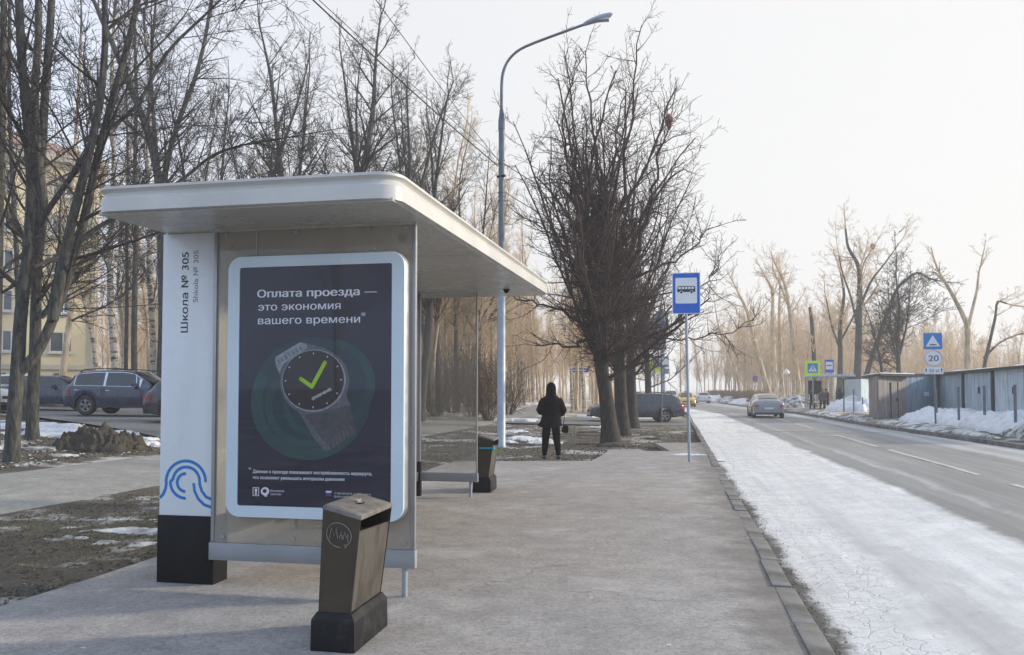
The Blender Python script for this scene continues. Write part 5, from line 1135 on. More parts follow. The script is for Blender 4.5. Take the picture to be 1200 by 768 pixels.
for i, (px, py, rx, ry, h) in enumerate(((620, 513, 1.1, .75, .07), (600, 506, .9, .5, .06), (640, 516, .7, .3, .05), (596, 517, .4, .3, .05), (610, 494, 2.2, 1.2, .12), (530, 492, 2.4, 1.4, .12), (690, 488, 1.2, 1.0, .1), (700, 498, .5, .6, .05), (575, 478, 4, 3, .2), (640, 476, 5, 3, .2), (505, 478, 5, 3, .3))):
    heap('snow_patch', 'leftover snow patch on the open ground beyond the walking person', m_snow, hp(px, py), rx, ry, h, .1 * i, 71 + i, n=36, rough=.5, fr=1.6)
heap('snow_patch', 'thin film of snow on the pavement behind the bus stop pole', m_snow, hp(812, 533), .75, .45, .012, -.2, 93, n=30, rough=.4, z0=-.002, fr=1.5)
for i, (px, py, rx, ry, h, z) in enumerate(((690, 504, .6, .35, .07, 0), (765, 511, .5, .3, .06, 0), (676, 517, .5, .2, .04, 0), (742, 528, .45, .35, .05, -.05), (720, 519, .7, .6, .10, 0))):
    heap('earth_heap', 'low dark patch of turned earth near the linden trunks', m_clod, hp(px, py), rx, ry, h, .2, 101 + i, n=30, rough=.55, fr=2.2)
# clods, leaves and grit scattered on the open soil: too many to count
def scatter(name, label, m, count, region, size, flat_=1.0, seed=1):
    r_ = random.Random(seed); mb = MB(); ct = 0; tries = 0
    while ct < count and tries < count * 30:
        tries += 1; x, y = region(r_)
        if x is None: continue
        s_ = size * r_.uniform(.35, 1.0) ** 1.5; z = ground_z(x, y) if in_soft(x, y) > 5.75 or y > 17.4 else .001
        a = r_.uniform(0, 6.28); c, n = math.cos(a) * s_, math.sin(a) * s_; h = s_ * .6 * flat_; k1, k2 = r_.uniform(.5, 1), r_.uniform(.4, .9)
        mb.add([(x + c, y + n, z + h * .2), (x - n * k1, y + c * k1, z + h * .1), (x - c * k2, y - n * k2, z + h * .3), (x + n * k1, y - c * k1, z), (x + r_.uniform(-.2, .2) * s_, y, z + h)], [(0, 1, 4), (1, 2, 4), (2, 3, 4), (3, 0, 4)]); ct += 1
    return tag(mb.build(name, m, recalc=False), label, None, None, 'stuff')
def soft(y0, y1, w0, w1):
    def f(r_):
        y = y0 + (y1 - y0) * r_.random() ** 1.6; w = r_.uniform(w0, w1); x = kx(y, w)
        if in_lot(x, y): return None, None
        return x, y
    return f
scatter('soil_clods', 'loose dark clods over the thawing verge', m_clod, 9000, soft(3, 22, 5.8, 8.8), .030, 1.2, 1)
scatter('soil_grit', 'pale grit over the verge', m_pale, 1600, soft(3, 22, 5.7, 8.8), .012, .8, 2)
def on_heap(r_):
    q = hp(118, 524, .3); a = r_.uniform(0, 6.28); d = abs(r_.gauss(0, .45)); x, y = q[0] + math.cos(a) * d * 1.5, q[1] + math.sin(a) * d; return x, y
_gz = ground_z
def ground_z(x, y, _=0):
    q = hp(118, 524, .3); d = math.hypot((x - q[0]) / 1.15, (y - q[1]) / .75); return _gz(x, y) + (.30 * max(0, 1 - d * d * 1.4) if d < 1 else 0)
scatter('soil_clods', 'lumps of earth on the dark heap by the footpath', m_clod, 900, on_heap, .06, 1.2, 31); scatter('fallen_leaves', 'leaves on the dark heap by the footpath', m_leaf, 500, on_heap, .05, .35, 32)
ground_z = _gz
scatter('fallen_leaves', 'dead leaves over the verge', m_leaf, 5000, soft(3, 24, 5.9, 8.7), .032, .35, 3)
scatter('soil_clods', 'loose clods on the strip beyond the footpath', m_clod, 8000, soft(10, 40, 12.2, 17.5), .05, 1.1, 4)
scatter('fallen_leaves', 'dead leaves on the strip beyond the footpath', m_leaf, 4000, soft(10, 45, 12.2, 18), .045, .35, 5)
scatter('snow_crumbs', 'crumbs of old snow beyond the footpath', m_snow, 1800, soft(10, 32, 12.3, 16.5), .045, .7, 6)
scatter('soil_clods', 'loose clods round the linden trunks', m_clod, 9000, soft(17.6, 36, .5, 9), .045, 1.1, 7)
scatter('fallen_leaves', 'dead leaves round the linden trunks', m_leaf, 6000, soft(17.6, 42, .4, 9), .05, .35, 8)
def tufts(count, region, seed):
    r_ = random.Random(seed); mb = MB(); ct = 0
    while ct < count:
        x, y = region(r_)
        if x is None or nz(x, y, .7, 60) < -.05: continue
        z = ground_z(x, y); ct += 1
        for k in range(5):
            a = r_.uniform(0, 6.28); l = r_.uniform(.02, .075); dx, dy = math.cos(a) * l, math.sin(a) * l; w = .0022; mb.add([(x - dy / l * w, y + dx / l * w, z), (x + dy / l * w, y - dx / l * w, z), (x + dx, y + dy, z + l * r_.uniform(.15, .7))], [(0, 1, 2)])
    return tag(mb.build('dry_grass', m_grass, recalc=False), 'flattened dry grass over the thawing verge', None, None, 'stuff')
tufts(9000, soft(3, 20, 5.9, 8.8), 21); tufts(4000, soft(17.6, 40, .6, 9), 22); tufts(4000, soft(10, 34, 12.2, 17), 23)
scatter('pavement_litter', 'scraps and grit on the pavement', m_pale, 900, lambda r_: (lambda y: (kx(y, r_.uniform(.3, 5.6)), y))(3 + 14 * r_.random() ** 1.5), .014, .4, 9)
scatter('pavement_crumbs', 'salt crumbs round the pylon foot', m_pale, 900, lambda r_: (lambda a, d: (-2.6 + math.cos(a) * d * 1.3, 6.0 - abs(math.sin(a)) * d * .8))(r_.uniform(0, 6.28), abs(r_.gauss(0, .8))), .006, .6, 10)
scatter('gutter_grit', 'dark grit along the gutter', m_clod, 2500, lambda r_: (lambda y: (kerb_x(y) + abs(r_.gauss(0, .10)), y))(3 + 18 * r_.random()), .016, .8, 11).location.z = ROADZ + .01
# ================================================================ yellow house at the left
hs = thing('yellow_house', 'yellow rendered five storey house behind the car park trees', 'building', (P(112, 473, 58).x, 58, 0), R(30))
HX, HY = 0.0, 0.0
wl = MB(); ZT = 18.1
MB().bbox(HX - 40, HX, HY, HY + 13, .2, ZT).build('wall', m_facade, hs)
MB().bbox(HX - 40.1, HX + .12, HY - .14, HY - .003, .2, 3.05).build('plinth', m_facade, hs); MB().bbox(HX - 40.2, HX + .3, HY - .32, HY - .143, 3.05, 3.35).build('plinth_ledge', m_trim, hs)
MB().bbox(HX - 40.5, HX + .55, HY - .55, HY + 13.5, ZT + .004, ZT + .45).build('eaves', m_trim, hs)
MB().loft([[(HX - 40.5, HY - .5, ZT + .46), (HX + .5, HY - .5, ZT + .46), (HX + .5, HY + 13.4, ZT + .46), (HX - 40.5, HY + 13.4, ZT + .46)], [(HX - 36, HY + 6.2, ZT + 3.6), (HX - 5.5, HY + 6.2, ZT + 3.6), (HX - 5.5, HY + 6.6, ZT + 3.6), (HX - 36, HY + 6.6, ZT + 3.6)]]).build('roof', m_tile, hs)
ch = MB().bbox(HX - 7.2, HX - 5.8, HY + 3.0, HY + 4.2, ZT + 1.0, ZT + 4.2).build('chimney', m_facade, hs)
wm = {}
for fl in range(5):
    for kx_ in range(9):
        xw = HX - 2.4 - kx_ * 3.7; zw = 1.55 + 44 / 920 * 58 + fl * 2.85
        if 'f' not in wm:
            fr = MB(); w, h = .72, .75
            for a, b, c, d in ((-w, -w + .09, -h, h), (w - .09, w, -h, h), (-w + .09, w - .09, -h, -h + .09), (-w + .09, w - .09, h - .09, h), (.10, .18, -h + .09, h - .09)): fr.bbox(a, b, -.05, .03, c, d)
            o = fr.build('window', m_winframe, hs); p = MB().bbox(-w + .05, w - .05, .0, .02, -h + .05, h - .05).build('pane', m_pane, o); s2 = MB().bbox(-w - .12, w + .12, -.2, -.051, -h - .12, -h).build('sill', m_winframe, o); wm = {'f': o.data, 'p': p.data, 's': s2.data}
        else: o = link('window', wm['f'], hs); link('pane', wm['p'], o); link('sill', wm['s'], o)
        o.location = (xw + .1, HY - .035, zw + .72)
for kx_ in range(10): MB().box(HX - 2.3 - kx_ * 3.7, HY - .15, 2.6, .8, .05, .35).build('basement_window', m_pane, hs)
pb = MB().bbox(HX - 4.2, HX - 1.9, HY - .08, HY - .02, 6.95, 7.32).build('address_plate', m_blue, hs); MB().bbox(HX - 4.0, HX - 2.9, HY - .09, HY - .081, 7.07, 7.2).bbox(HX - 2.5, HX - 2.1, HY - .09, HY - .081, 7.05, 7.22).build('address_lettering', m_signwhite, pb)
MB().cyl((HX - .2, HY - .12, 3.4), (HX - .2, HY - .12, ZT), .07, 8).build('downpipe', m_trim, hs)
# ================================================================ trees
def segs_mesh(name, segs, m, simple=False):
    """segs: rows of p0(3) p1(3) r0 r1 ; each becomes a thin prism (thicker ones rounder)"""
    A = np.array(segs, dtype=np.float64); V = []; FL = []; base = 0; thick = A[:, 6]
    for lo, hi, n in (((0, 9, 3),) if simple else ((.03, 9, 6), (.013, .03, 4), (0, .013, 3))):
        B = A[(thick >= lo) & (thick < hi)]
        if not len(B): continue
        d = B[:, 3:6] - B[:, :3]; L = np.linalg.norm(d, axis=1, keepdims=True); d = d / np.maximum(L, 1e-6)
        ref = np.where(np.abs(d[:, 2:3]) > .9, np.array([[1., 0, 0]]), np.array([[0, 0, 1.]])); a = np.cross(d, ref); a /= np.linalg.norm(a, axis=1, keepdims=True); b = np.cross(d, a)
        t = 2 * np.pi * np.arange(n) / n; off = a[:, None, :] * np.cos(t)[None, :, None] + b[:, None, :] * np.sin(t)[None, :, None]
        r0 = B[:, None, 6:7]; r1 = B[:, None, 7:8]; e = d * B[:, 6:7] * .5
        v = np.concatenate([(B[:, :3] - e)[:, None, :] + off * r0, (B[:, 3:6] + d * B[:, 7:8] * .5)[:, None, :] + off * r1], axis=1); k = len(B)
        V.append(v.reshape(-1, 3)); j = np.arange(n); q = np.stack([j, (j + 1) % n, (j + 1) % n + n, j + n], 1)
        FL.append((q[None] + (base + np.arange(k) * 2 * n)[:, None, None]).reshape(-1, 4)); base += k * 2 * n
    V = np.concatenate(V); Fq = np.concatenate(FL); me = bpy.data.meshes.new(name)
    me.vertices.add(len(V)); me.vertices.foreach_set('co', V.ravel()); me.loops.add(Fq.size); me.loops.foreach_set('vertex_index', Fq.ravel().astype(np.int32))
    me.polygons.add(len(Fq)); me.polygons.foreach_set('loop_start', (np.arange(len(Fq)) * 4).astype(np.int32)); me.polygons.foreach_set('use_smooth', np.ones(len(Fq), dtype=bool))
    me.update(calc_edges=True); me.materials.append(m); return me
def rdir(r_, d, ang):
    a = d.orthogonal().normalized(); b = d.cross(a); t = r_.uniform(0, 6.2832); return (d * math.cos(ang) + (a * math.cos(t) + b * math.sin(t)) * math.sin(ang)).normalized()
UP = Vector((0, 0, 1))
def grow(segs, r_, p, d, L, rad, lvl, cfg):
    """one limb and everything that springs from it"""
    n = max(2, min(9, int(L / cfg['step'][min(lvl, 3)]) + 1)); st_ = L / n; r0 = rad; end = max(cfg['tip'], rad * .30)
    for i in range(n):
        w = cfg['wob'][min(lvl, 3)]; d = (d + Vector((r_.gauss(0, w), r_.gauss(0, w), r_.gauss(0, w))) + UP * cfg['up'][min(lvl, 3)]).normalized()
        q = p + d * st_; r1 = rad + (end - rad) * (i + 1) / n; segs.append((*p, *q, r0, r1)); p, r0 = q, r1
        if lvl < cfg['depth']:
            k = cfg['kids'][min(lvl, 3)]; c = int(k) + (r_.random() < k - int(k))
            if i >= cfg.get('bare', 0) or lvl > 0:
                for _ in range(c):
                    a0, a1 = cfg['ang']; nl = L * r_.uniform(*cfg['ratio']) * (1 - .45 * i / n)
                    if nl > .12: grow(segs, r_, p - d * st_ * r_.random(), rdir(r_, d, R(r_.uniform(a0, a1))), nl, max(cfg['tip'], min(r1 * .62, rad * .5)), lvl + 1, cfg)
    return p
C_WOOD = dict(step=(.9, .6, .45, .4), wob=(.06, .10, .14, .18), up=(.05, .06, .04, .02), tip=.005, kids=(1.6, 1.5, 1.1, 1), ang=(28, 55), ratio=(.35, .62), depth=2)
C_LIN = dict(step=(.55, .38, .25, .2), wob=(.12, .20, .26, .25), up=(.06, .10, .06, .02), tip=.0055, kids=(2.1, 2.0, 1.9, 1), ang=(25, 65), ratio=(.18, .42), depth=3)
C_BIG = dict(step=(.7, .5, .35, .3), wob=(.07, .12, .17, .2), up=(.03, .05, .04, .02), tip=.005, kids=(1.5, 1.5, 1.4, 1), ang=(25, 60), ratio=(.34, .60), depth=3)
def trunk_chain(r_, H, r0, r1, lean=(0, 0), wob=.05, n=14, p0=(0, 0, -.15)):
    p = Vector(p0); d = Vector((lean[0], lean[1], 1)).normalized(); out = [(p.copy(), r0 * 1.25)]
    for i in range(n):
        d = (d + Vector((r_.gauss(0, wob), r_.gauss(0, wob), 0)) + UP * .04).normalized(); p = p + d * H / n; k = (i + 1) / n; out.append((p.copy(), r0 + (r1 - r0) * k))
    return out
def flare(ch): return ch
def tree_mesh(seed, H, r0, start, nlimb, limb, cfg, lean=(0, 0), wob=.05, ang=(25, 50), top_r=.03, fork=None):
    r_ = random.Random(seed); ch = trunk_chain(r_, H, r0, top_r, lean, wob, 14); segs = []
    if fork: # forked crown: two leaders
        pass
    zs = [c[0].z for c in ch]
    for k in range(nlimb):
        f = start + (1 - start) * (k + r_.random()) / nlimb; z = f * ch[-1][0].z
        for (a, ra), (b, rb) in zip(ch, ch[1:]):
            if a.z <= z <= b.z:
                t = (z - a.z) / max(1e-5, b.z - a.z); p = a.lerp(b, t); rr = ra + (rb - ra) * t
                L = H * limb * (1.15 - f * .75) * r_.uniform(.7, 1.2); grow(segs, r_, p, rdir(r_, (b - a).normalized(), R(r_.uniform(*ang))), L, max(.012, rr * r_.uniform(.35, .55)), 0 if cfg['depth'] > 2 else 0, cfg); break
    grow(segs, r_, ch[-1][0], UP, H * .10, top_r, 1, cfg)
    return ch, segs
def make_tree(name, label, loc, ch, segs, mt, mc, group=None, rz=0, sc=1.0, extra=None, cat='tree'):
    t = thing(name, label, cat, loc, rz, group); t.scale = (sc, sc, sc)
    mb = MB(); mb.tube([c[0] for c in ch], [c[1] for c in ch], 10)
    for e_ in (extra or []): mb.tube([c[0] for c in e_], [c[1] for c in e_], 9)
    mb.build('trunk', mt, t, smooth=True, recalc=False); link('crown', segs_mesh('crown', segs, mc), t); return t
# ---- the row of dark lindens by the kerb
def linden(seed, loc, H, r0, label, lim=26, low=70, extra_limbs=(), dep=3):
    r_ = random.Random(seed); cfg = dict(C_LIN, depth=dep); ch = trunk_chain(r_, H * .55, r0, r0 * .45, (r_.uniform(-.05, .05), 0), .035, 12); ch[0] = (ch[0][0], r0 * 1.45); ch[1] = (ch[1][0], r0 * 1.08); segs = []; ex = []
    for k in range(lim):
        f = .26 + .72 * (k / lim) ** 1.0; i = min(len(ch) - 2, int(f * 12)); p = ch[i][0].lerp(ch[i + 1][0], r_.random()); az = k * 2.4 + r_.uniform(-.4, .4); el = R(r_.uniform(55, 82)) if k % 5 else R(r_.uniform(25, 50))
        d = Vector((math.cos(az) * math.cos(el), math.sin(az) * math.cos(el), math.sin(el))); L = H * r_.uniform(.52, .78) * (1.0 - .50 * f) * (1.0 if el > .9 else .55)
        grow(segs, r_, p, d, L, r0 * r_.uniform(.15, .27), 0, cfg)
    for k in range(low):     # dense bunches of short shoots low on the trunk
        i = r_.randrange(4, 11); p = ch[i][0].lerp(ch[i + 1][0], r_.random()); az = r_.uniform(0, 6.28); el = R(r_.uniform(-25, 60)); d = Vector((math.cos(az) * math.cos(el), math.sin(az) * math.cos(el), math.sin(el)))
        grow(segs, r_, p, d, r_.uniform(.5, 1.25), .013, 1, dict(cfg, up=(0, .0, -.02, 0), kids=(1.9, 1.9, 1.2, 1)))
    for pts, rr in extra_limbs:
        pts = [Vector(q) - Vector(loc) for q in pts]; q_ = []
        for a, b in zip(pts, pts[1:]):
            for k in range(4): q_.append(a.lerp(b, k / 4) + Vector((r_.gauss(0, .07), r_.gauss(0, .07), r_.gauss(0, .05))))
        pts = [pts[0]] + q_[1:] + [pts[-1]]
        for i, (a, b) in enumerate(zip(pts, pts[1:])):
            ra, rb = rr * (1 - i / len(pts)) + .01, rr * (1 - (i + 1) / len(pts)) + .01; segs.append((*a, *b, ra, rb))
            for _ in range(2): grow(segs, r_, a.lerp(b, r_.random()), rdir(r_, (b - a).normalized(), R(r_.uniform(30, 75))), r_.uniform(.5, 1.5), .014, 1, cfg)
    return make_tree('linden_tree', label, loc, ch, segs, m_linden, m_ltwig, 'dark lindens in a row by the kerb')
def PX(lst, Y): return [P(a, b, Y) for a, b in lst]
q1 = G(716, 517.5, -.02)
lb = tuple(q1)
linden(11, lb, 13.2, .255, 'nearest dark linden with bushy crown beside the pavement notch', 30, 220,
       extra_limbs=((PX([(712, 400), (690, 388), (668, 372), (640, 358), (603, 350)], q1.y), .085), (PX([(710, 408), (690, 402), (660, 405), (628, 405)], q1.y + .5), .06), (PX([(722, 392), (765, 396), (805, 398), (845, 392), (885, 375)], q1.y + 1.5), .026),
                    (PX([(722, 330), (760, 318), (800, 300), (830, 268)], q1.y - .5), .04), (PX([(735, 320), (756, 262), (768, 210), (778, 170), (784, 136)], q1.y), .06), (PX([(700, 330), (676, 262), (668, 200), (660, 130), (684, 66)], q1.y), .045), (PX([(722, 300), (732, 200), (740, 120), (752, 30)], q1.y + .2), .06), (PX([(715, 300), (700, 200), (690, 120), (686, 60)], q1.y + .3), .05), (PX([(725, 350), (790, 345), (830, 330), (842, 300)], q1.y + .8), .022)))
q2 = G(729, 507.5, -.02); linden(12, tuple(q2), 12.5, .27, 'second dark linden, just behind the nearest one', 18, 60)
q3 = G(741, 499.5, -.02); linden(13, tuple(q3), 12.5, .27, 'third dark linden in front of the estate car', 14, 40)
q4 = (kerb_x(50) - 2.6, 50, 0); linden(14, q4, 12.0, .25, 'fourth linden, behind the estate car', 16, 10, dep=2)
# ---- big grey trees at the left, surveyed stem by stem
def stem(pts, Y, r0, r1, dy=0.0):
    pts = [Vector(P(a, b, Y + dy * i)) for i, (a, b) in enumerate(pts)]; out = []
    fine = []
    for a, b in zip(pts, pts[1:]):
        for k in range(3): fine.append(a.lerp(b, k / 3))
    fine.append(pts[-1]); sm = [fine[0]] + [(fine[i - 1] + fine[i] * 2 + fine[i + 1]) / 4 for i in range(1, len(fine) - 1)] + [fine[-1]]
    return [(p, r0 + (r1 - r0) * i / (len(sm) - 1)) for i, p in enumerate(sm)]
def surveyed(label, stems, seed, nl, Lr, cfg=C_BIG, mt=m_bark, mc=m_twig, skip=.25, group=None, name='grey_tree', zmin=3.0, grow_top=True, dirbias=None):
    base = stems[0][0][0].copy(); r_ = random.Random(seed); S2 = [[(p - base, r) for p, r in s_] for s_ in stems]; segs = []
    S2[0][0] = (S2[0][0][0] - Vector((0, 0, .2)), S2[0][0][1] * 1.35)
    for si, s_ in enumerate(S2):
        n = len(s_)
        for k in range(nl):
            f = skip + (1 - skip) * (k + r_.random()) / nl; i = min(n - 2, int(f * (n - 1))); a, b = s_[i][0], s_[i + 1][0]
            if a.z + base.z < zmin: continue
            rr = s_[i][1]; d = rdir(r_, (b - a).normalized(), R(r_.uniform(30, 62)))
            if dirbias: d = (d + Vector(dirbias)).normalized()
            grow(segs, r_, a.lerp(b, r_.random()), d, r_.uniform(*Lr) * (1.1 - .5 * f), max(.012, rr * r_.uniform(.25, .45)), 0, cfg)
        if grow_top: grow(segs, r_, s_[-1][0], (s_[-1][0] - s_[-2][0]).normalized(), r_.uniform(2.0, 3.5), s_[-1][1], 0, cfg)
    return make_tree(name, label, base, S2[0], segs, mt, mc, group, extra=S2[1:])
T1 = 14.6
surveyed('nearest grey tree at the left, forking low into two pale limbs', [
    stem([(14, 537), (16, 490), (21, 430), (24, 370), (33, 300), (38, 220), (33, 150), (26, 80), (22, 0), (24, -60)], T1, .135, .065),
    stem([(18, 440), (40, 420), (58, 385), (78, 330), (96, 270), (113, 190), (128, 130), (148, 60), (162, 0), (172, -60)], T1, .105, .048, dy=.05),
    stem([(62, 375), (72, 320), (84, 260), (100, 200), (118, 120), (124, 50), (122, -30)], T1, .10, .05, dy=-.06),
    stem([(90, 285), (120, 262), (170, 242), (215, 210), (250, 180), (285, 170)], T1, .05, .02, dy=.1),
    stem([(30, 290), (50, 255), (85, 205), (115, 160), (160, 128), (195, 60), (240, 18)], T1, .06, .025, dy=.08)], 21, 10, (1.8, 4.0), zmin=2.4, cfg=dict(C_BIG, kids=(1.7, 1.7, 1.3, 1)))
surveyed('dark upright tree just behind the nearest grey tree at the left', [
    stem([(38, 516), (38, 470), (41, 420), (42, 360), (44, 300), (46, 230), (50, 160), (54, 90), (60, 20), (62, -60)], 18.6, .145, .075),
    stem([(44, 300), (52, 240), (44, 180), (40, 110), (46, 40), (44, -40)], 18.6, .12, .07, dy=-.05),
    stem([(48, 372), (58, 360), (60, 352)], 18.5, .07, .05)], 22, 10, (2.0, 4.2), zmin=3.0, cfg=dict(C_BIG, kids=(1.7, 1.7, 1.3, 1)))
surveyed('dark slim tree cut by the left edge of the view', [stem([(-8, 520), (-6, 440), (-3, 350), (-1, 250), (2, 150), (4, 60), (5, -50)], 17, .12, .06)], 23, 8, (1.6, 3.6), zmin=3)
surveyed('short mossy trunk low between the two left trees', [stem([(27, 486), (26, 460), (24, 430), (22, 400), (20, 300), (14, 200), (10, 100), (12, -20)], 25, .11, .05)], 24, 6, (1.6, 3.4), zmin=4)
surveyed('slim pale brown tree rising before the yellow house', [stem([(72, 452), (76, 420), (81, 380), (85, 340), (86, 290), (84, 240), (88, 180), (92, 110), (95, 40)], 44, .20, .07)], 25, 9, (2.0, 4.5), zmin=5, mt=m_wood)
for i, (pts, Y, r_, lab, mt_) in enumerate((
    ([(138, 470), (134, 420), (130, 360), (128, 300), (132, 250), (134, 180), (130, 100), (134, 20)], 44, .22, 'birch leaning at the right corner of the yellow house', m_birch),
    ([(147, 470), (148, 400), (149, 330), (148, 260), (150, 190), (148, 110)], 42, .12, 'straight thin dark tree behind the blue off-roader, left of a pair', m_bark),
    ([(158, 470), (157, 400), (158, 330), (160, 260), (158, 190), (160, 110), (158, 40)], 40, .17, 'straight thicker dark tree behind the blue off-roader, right of a pair', m_bark),
    ([(180, 472), (180, 420), (178, 370), (174, 310), (177, 250), (172, 180), (176, 110), (170, 40)], 46, .20, 'birch just left of the white pylon', m_birch),
    ([(193, 475), (190, 440), (192, 380), (190, 300), (188, 220), (176, 160), (160, 120), (140, 70), (118, 20)], 34, .26, 'forked grey tree showing over the left part of the shelter roof', m_bark))):
    st_ = [stem(pts, Y, r_, r_ * .4)]
    if i == 4: st_.append(stem([(188, 230), (196, 190), (206, 150), (230, 90), (242, 40), (250, -20)], Y, .14, .06)); st_.append(stem([(184, 190), (180, 140), (176, 80), (182, 10)], Y, .10, .05))
    surveyed(lab, st_, 40 + i, 18, (2.0, 4.8), zmin=4.5, mt=mt_, skip=.3)
# ---- trees standing just behind the footpath, their crowns over the shelter roof
mids = [(393, 31, 17.5, .30, 'broad dark tree with many upright stems over the middle of the shelter roof', C_BIG, 24),
        (357, 30, 16.5, .20, 'slim dark tree left of the broad one over the shelter roof', C_WOOD, 22), (325, 33, 16, .17, 'leaning slim tree over the left half of the shelter roof', C_WOOD, 20),
        (287, 35, 17, .19, 'slender fine twigged tree above the roof, over the poster case', C_WOOD, 22), (262, 38, 16, .16, 'thin tree between the pylon and the poster, over the roof', C_WOOD, 20), (437, 34, 16, .21, 'dark tree over the right half of the shelter roof', C_BIG, 18),
        (465, 33, 14.5, .20, 'grey tree above the rounded roof corner', C_WOOD, 24), (492, 35, 15, .22, 'spreading tree behind the sloping roof edge', C_BIG, 17), (515, 41, 15.5, .18, 'tree left of the street lamp seen above and below the roof', C_WOOD, 22), (232, 34, 15, .15, 'thin tree behind the top of the white pylon', C_WOOD, 20),
        (412, 36, 16.5, .16, 'thin tree just right of the broad dark one over the roof', C_WOOD, 22), (450, 38, 17, .17, 'tall thin tree between two dark ones over the right of the roof', C_WOOD, 24), (480, 40, 16.5, .16, 'thin tree crossing the lower cables over the roof', C_WOOD, 24), (505, 44, 17.5, .17, 'tall thin tree left of the cable clamp', C_WOOD, 24),
        (535, 46, 17, .17, 'tall thin tree nearest the street lamp on its left', C_WOOD, 24), (340, 40, 17, .15, 'thin tree left of the slim dark one, farther back, over the roof', C_WOOD, 22), (305, 42, 17, .16, 'tall pale stemmed tree over the left of the roof', C_WOOD, 22), (215, 42, 17, .16, 'tall thin tree right of the forked grey one', C_WOOD, 24), (560, 50, 16, .16, 'thin tree directly behind the street lamp', C_WOOD, 24)]
for i, (px, Y, H, r0, lab, cfg, nl) in enumerate(mids):
    q = P(px, 470, Y); ch, sg = tree_mesh(60 + i, H, r0, .28, nl, .24, dict(cfg, depth=3, tip=.0062, kids=(1.9, 1.9, 1.6, 1) if cfg is C_BIG else (1.9, 1.9, 1.5, 1)), (random.Random(i).uniform(-.06, .08), 0), .045, (18, 48))
    make_tree('dark_tree', lab, (q.x, Y, base_h(q.x, Y) - .05), ch, sg, m_bark, m_twig, 'dark trees just behind the footpath')
# ---- the wood: a few kinds, each stood many times
protos = []
for i in range(7):
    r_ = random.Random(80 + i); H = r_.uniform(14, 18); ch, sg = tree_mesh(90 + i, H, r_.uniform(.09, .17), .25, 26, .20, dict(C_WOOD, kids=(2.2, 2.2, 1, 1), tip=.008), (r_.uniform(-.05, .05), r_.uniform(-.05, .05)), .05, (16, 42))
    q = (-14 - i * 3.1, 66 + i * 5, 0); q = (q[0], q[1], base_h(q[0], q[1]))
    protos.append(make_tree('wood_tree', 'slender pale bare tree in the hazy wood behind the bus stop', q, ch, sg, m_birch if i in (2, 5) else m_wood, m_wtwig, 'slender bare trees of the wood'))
kidmap = {}
for o in bpy.data.objects:
    if o.parent and o.parent.name.startswith('wood_tree'): kidmap.setdefault(o.parent.name, []).append(o)
r_ = random.Random(7); placed = []; cnt = 0
def wood_copy(x, y, sc, label=None, group=None):
    s_ = protos[r_.randrange(7)]; c = s_.copy(); COL.objects.link(c); c.location = (x, y, base_h(x, y) - .05); c.rotation_euler = (0, 0, r_.uniform(0, 6.28)); c.scale = (sc, sc, sc * r_.uniform(.9, 1.08))
    for ch_ in kidmap[s_.name]: k = ch_.copy(); COL.objects.link(k); k.parent = c
    if label: c['label'] = label
    if group: c['group'] = group
    return c
tries = 0
while cnt < 215 and tries < 20000:
    tries += 1; Y = 36 + 95 * r_.random() ** 1.15; w = 13.0 + 46 * r_.random() ** 1.25
    if cnt % 4 == 0: Y = 52 + 60 * r_.random(); w = r_.uniform(4.5, 8.2) if r_.random() < .5 else r_.uniform(12.3, 16)
    x = kx(Y, w); px = 600 + 920 * x / Y
    if px < 105 or px > 790: continue
    if x < -6 and Y < 46: continue
    if x < -28 and Y < 80: continue
    if any((x - a) ** 2 + (Y - b_) ** 2 < (1.3 + Y * .012) ** 2 for a, b_ in placed): continue
    placed.append((x, Y)); zone = next(n for lim, n in ((190, 'left of the white pylon'), (275, 'over the roof behind the pylon'), (390, 'over the left of the shelter roof'), (500, 'over the right of the shelter roof'), (560, 'seen through the end glass'), (610, 'round the street lamp pole'), (660, 'above the walking person'), (720, 'between the person and the lindens'), (900, 'behind the linden trunks')) if px < lim)
    dz_n = 'near' if Y < 58 else 'middle distance' if Y < 90 else 'far'; sc_ = r_.uniform(.72, 1.08); c = wood_copy(x, Y, sc_)
    c['label'] = '%s %s tree of the wood, %s' % (dz_n, 'tall bare' if sc_ > .95 else 'small bare' if sc_ < .8 else 'slender bare', zone); cnt += 1
# beyond the trees one can tell apart the wood goes on as one mass
rw_ = random.Random(17); sg = []
for k in range(420):
    Y = rw_.uniform(62, 190); px = rw_.uniform(60, 800); x = (px - 600) / 920 * Y; w = (kerb_x(Y) - x) * .978
    if w < (14 if Y < 85 else 6) or (x < -28 and Y < 90): continue
    z = base_h(x, Y); H = rw_.uniform(11, 17); p = Vector((x, Y, z)); d = Vector((rw_.gauss(0, .06), rw_.gauss(0, .06), 1)); r0 = rw_.uniform(.09, .2); top_ = p + d * H; sg.append((*p, *top_, r0, .03))
    for j in range(32):
        f = rw_.uniform(.15, .95); a = p.lerp(top_, f); az = rw_.uniform(0, 6.28); L = H * .22 * (1.2 - f); q = a + Vector((math.cos(az) * .55, math.sin(az) * .55, 1)) * L; sg.append((*a, *q, .04, .02))
        for i in range(3): b = a.lerp(q, rw_.uniform(.3, .9)); az = rw_.uniform(0, 6.28); sg.append((*b, *(b + Vector((math.cos(az), math.sin(az), .8)) * L * .45), .02, .014))
o = link('far_wood', segs_mesh('far_wood', sg, m_wtwig, True)); o['kind'] = 'stuff'; o['label'] = 'far depth of the bare wood where trees merge'
sg = []
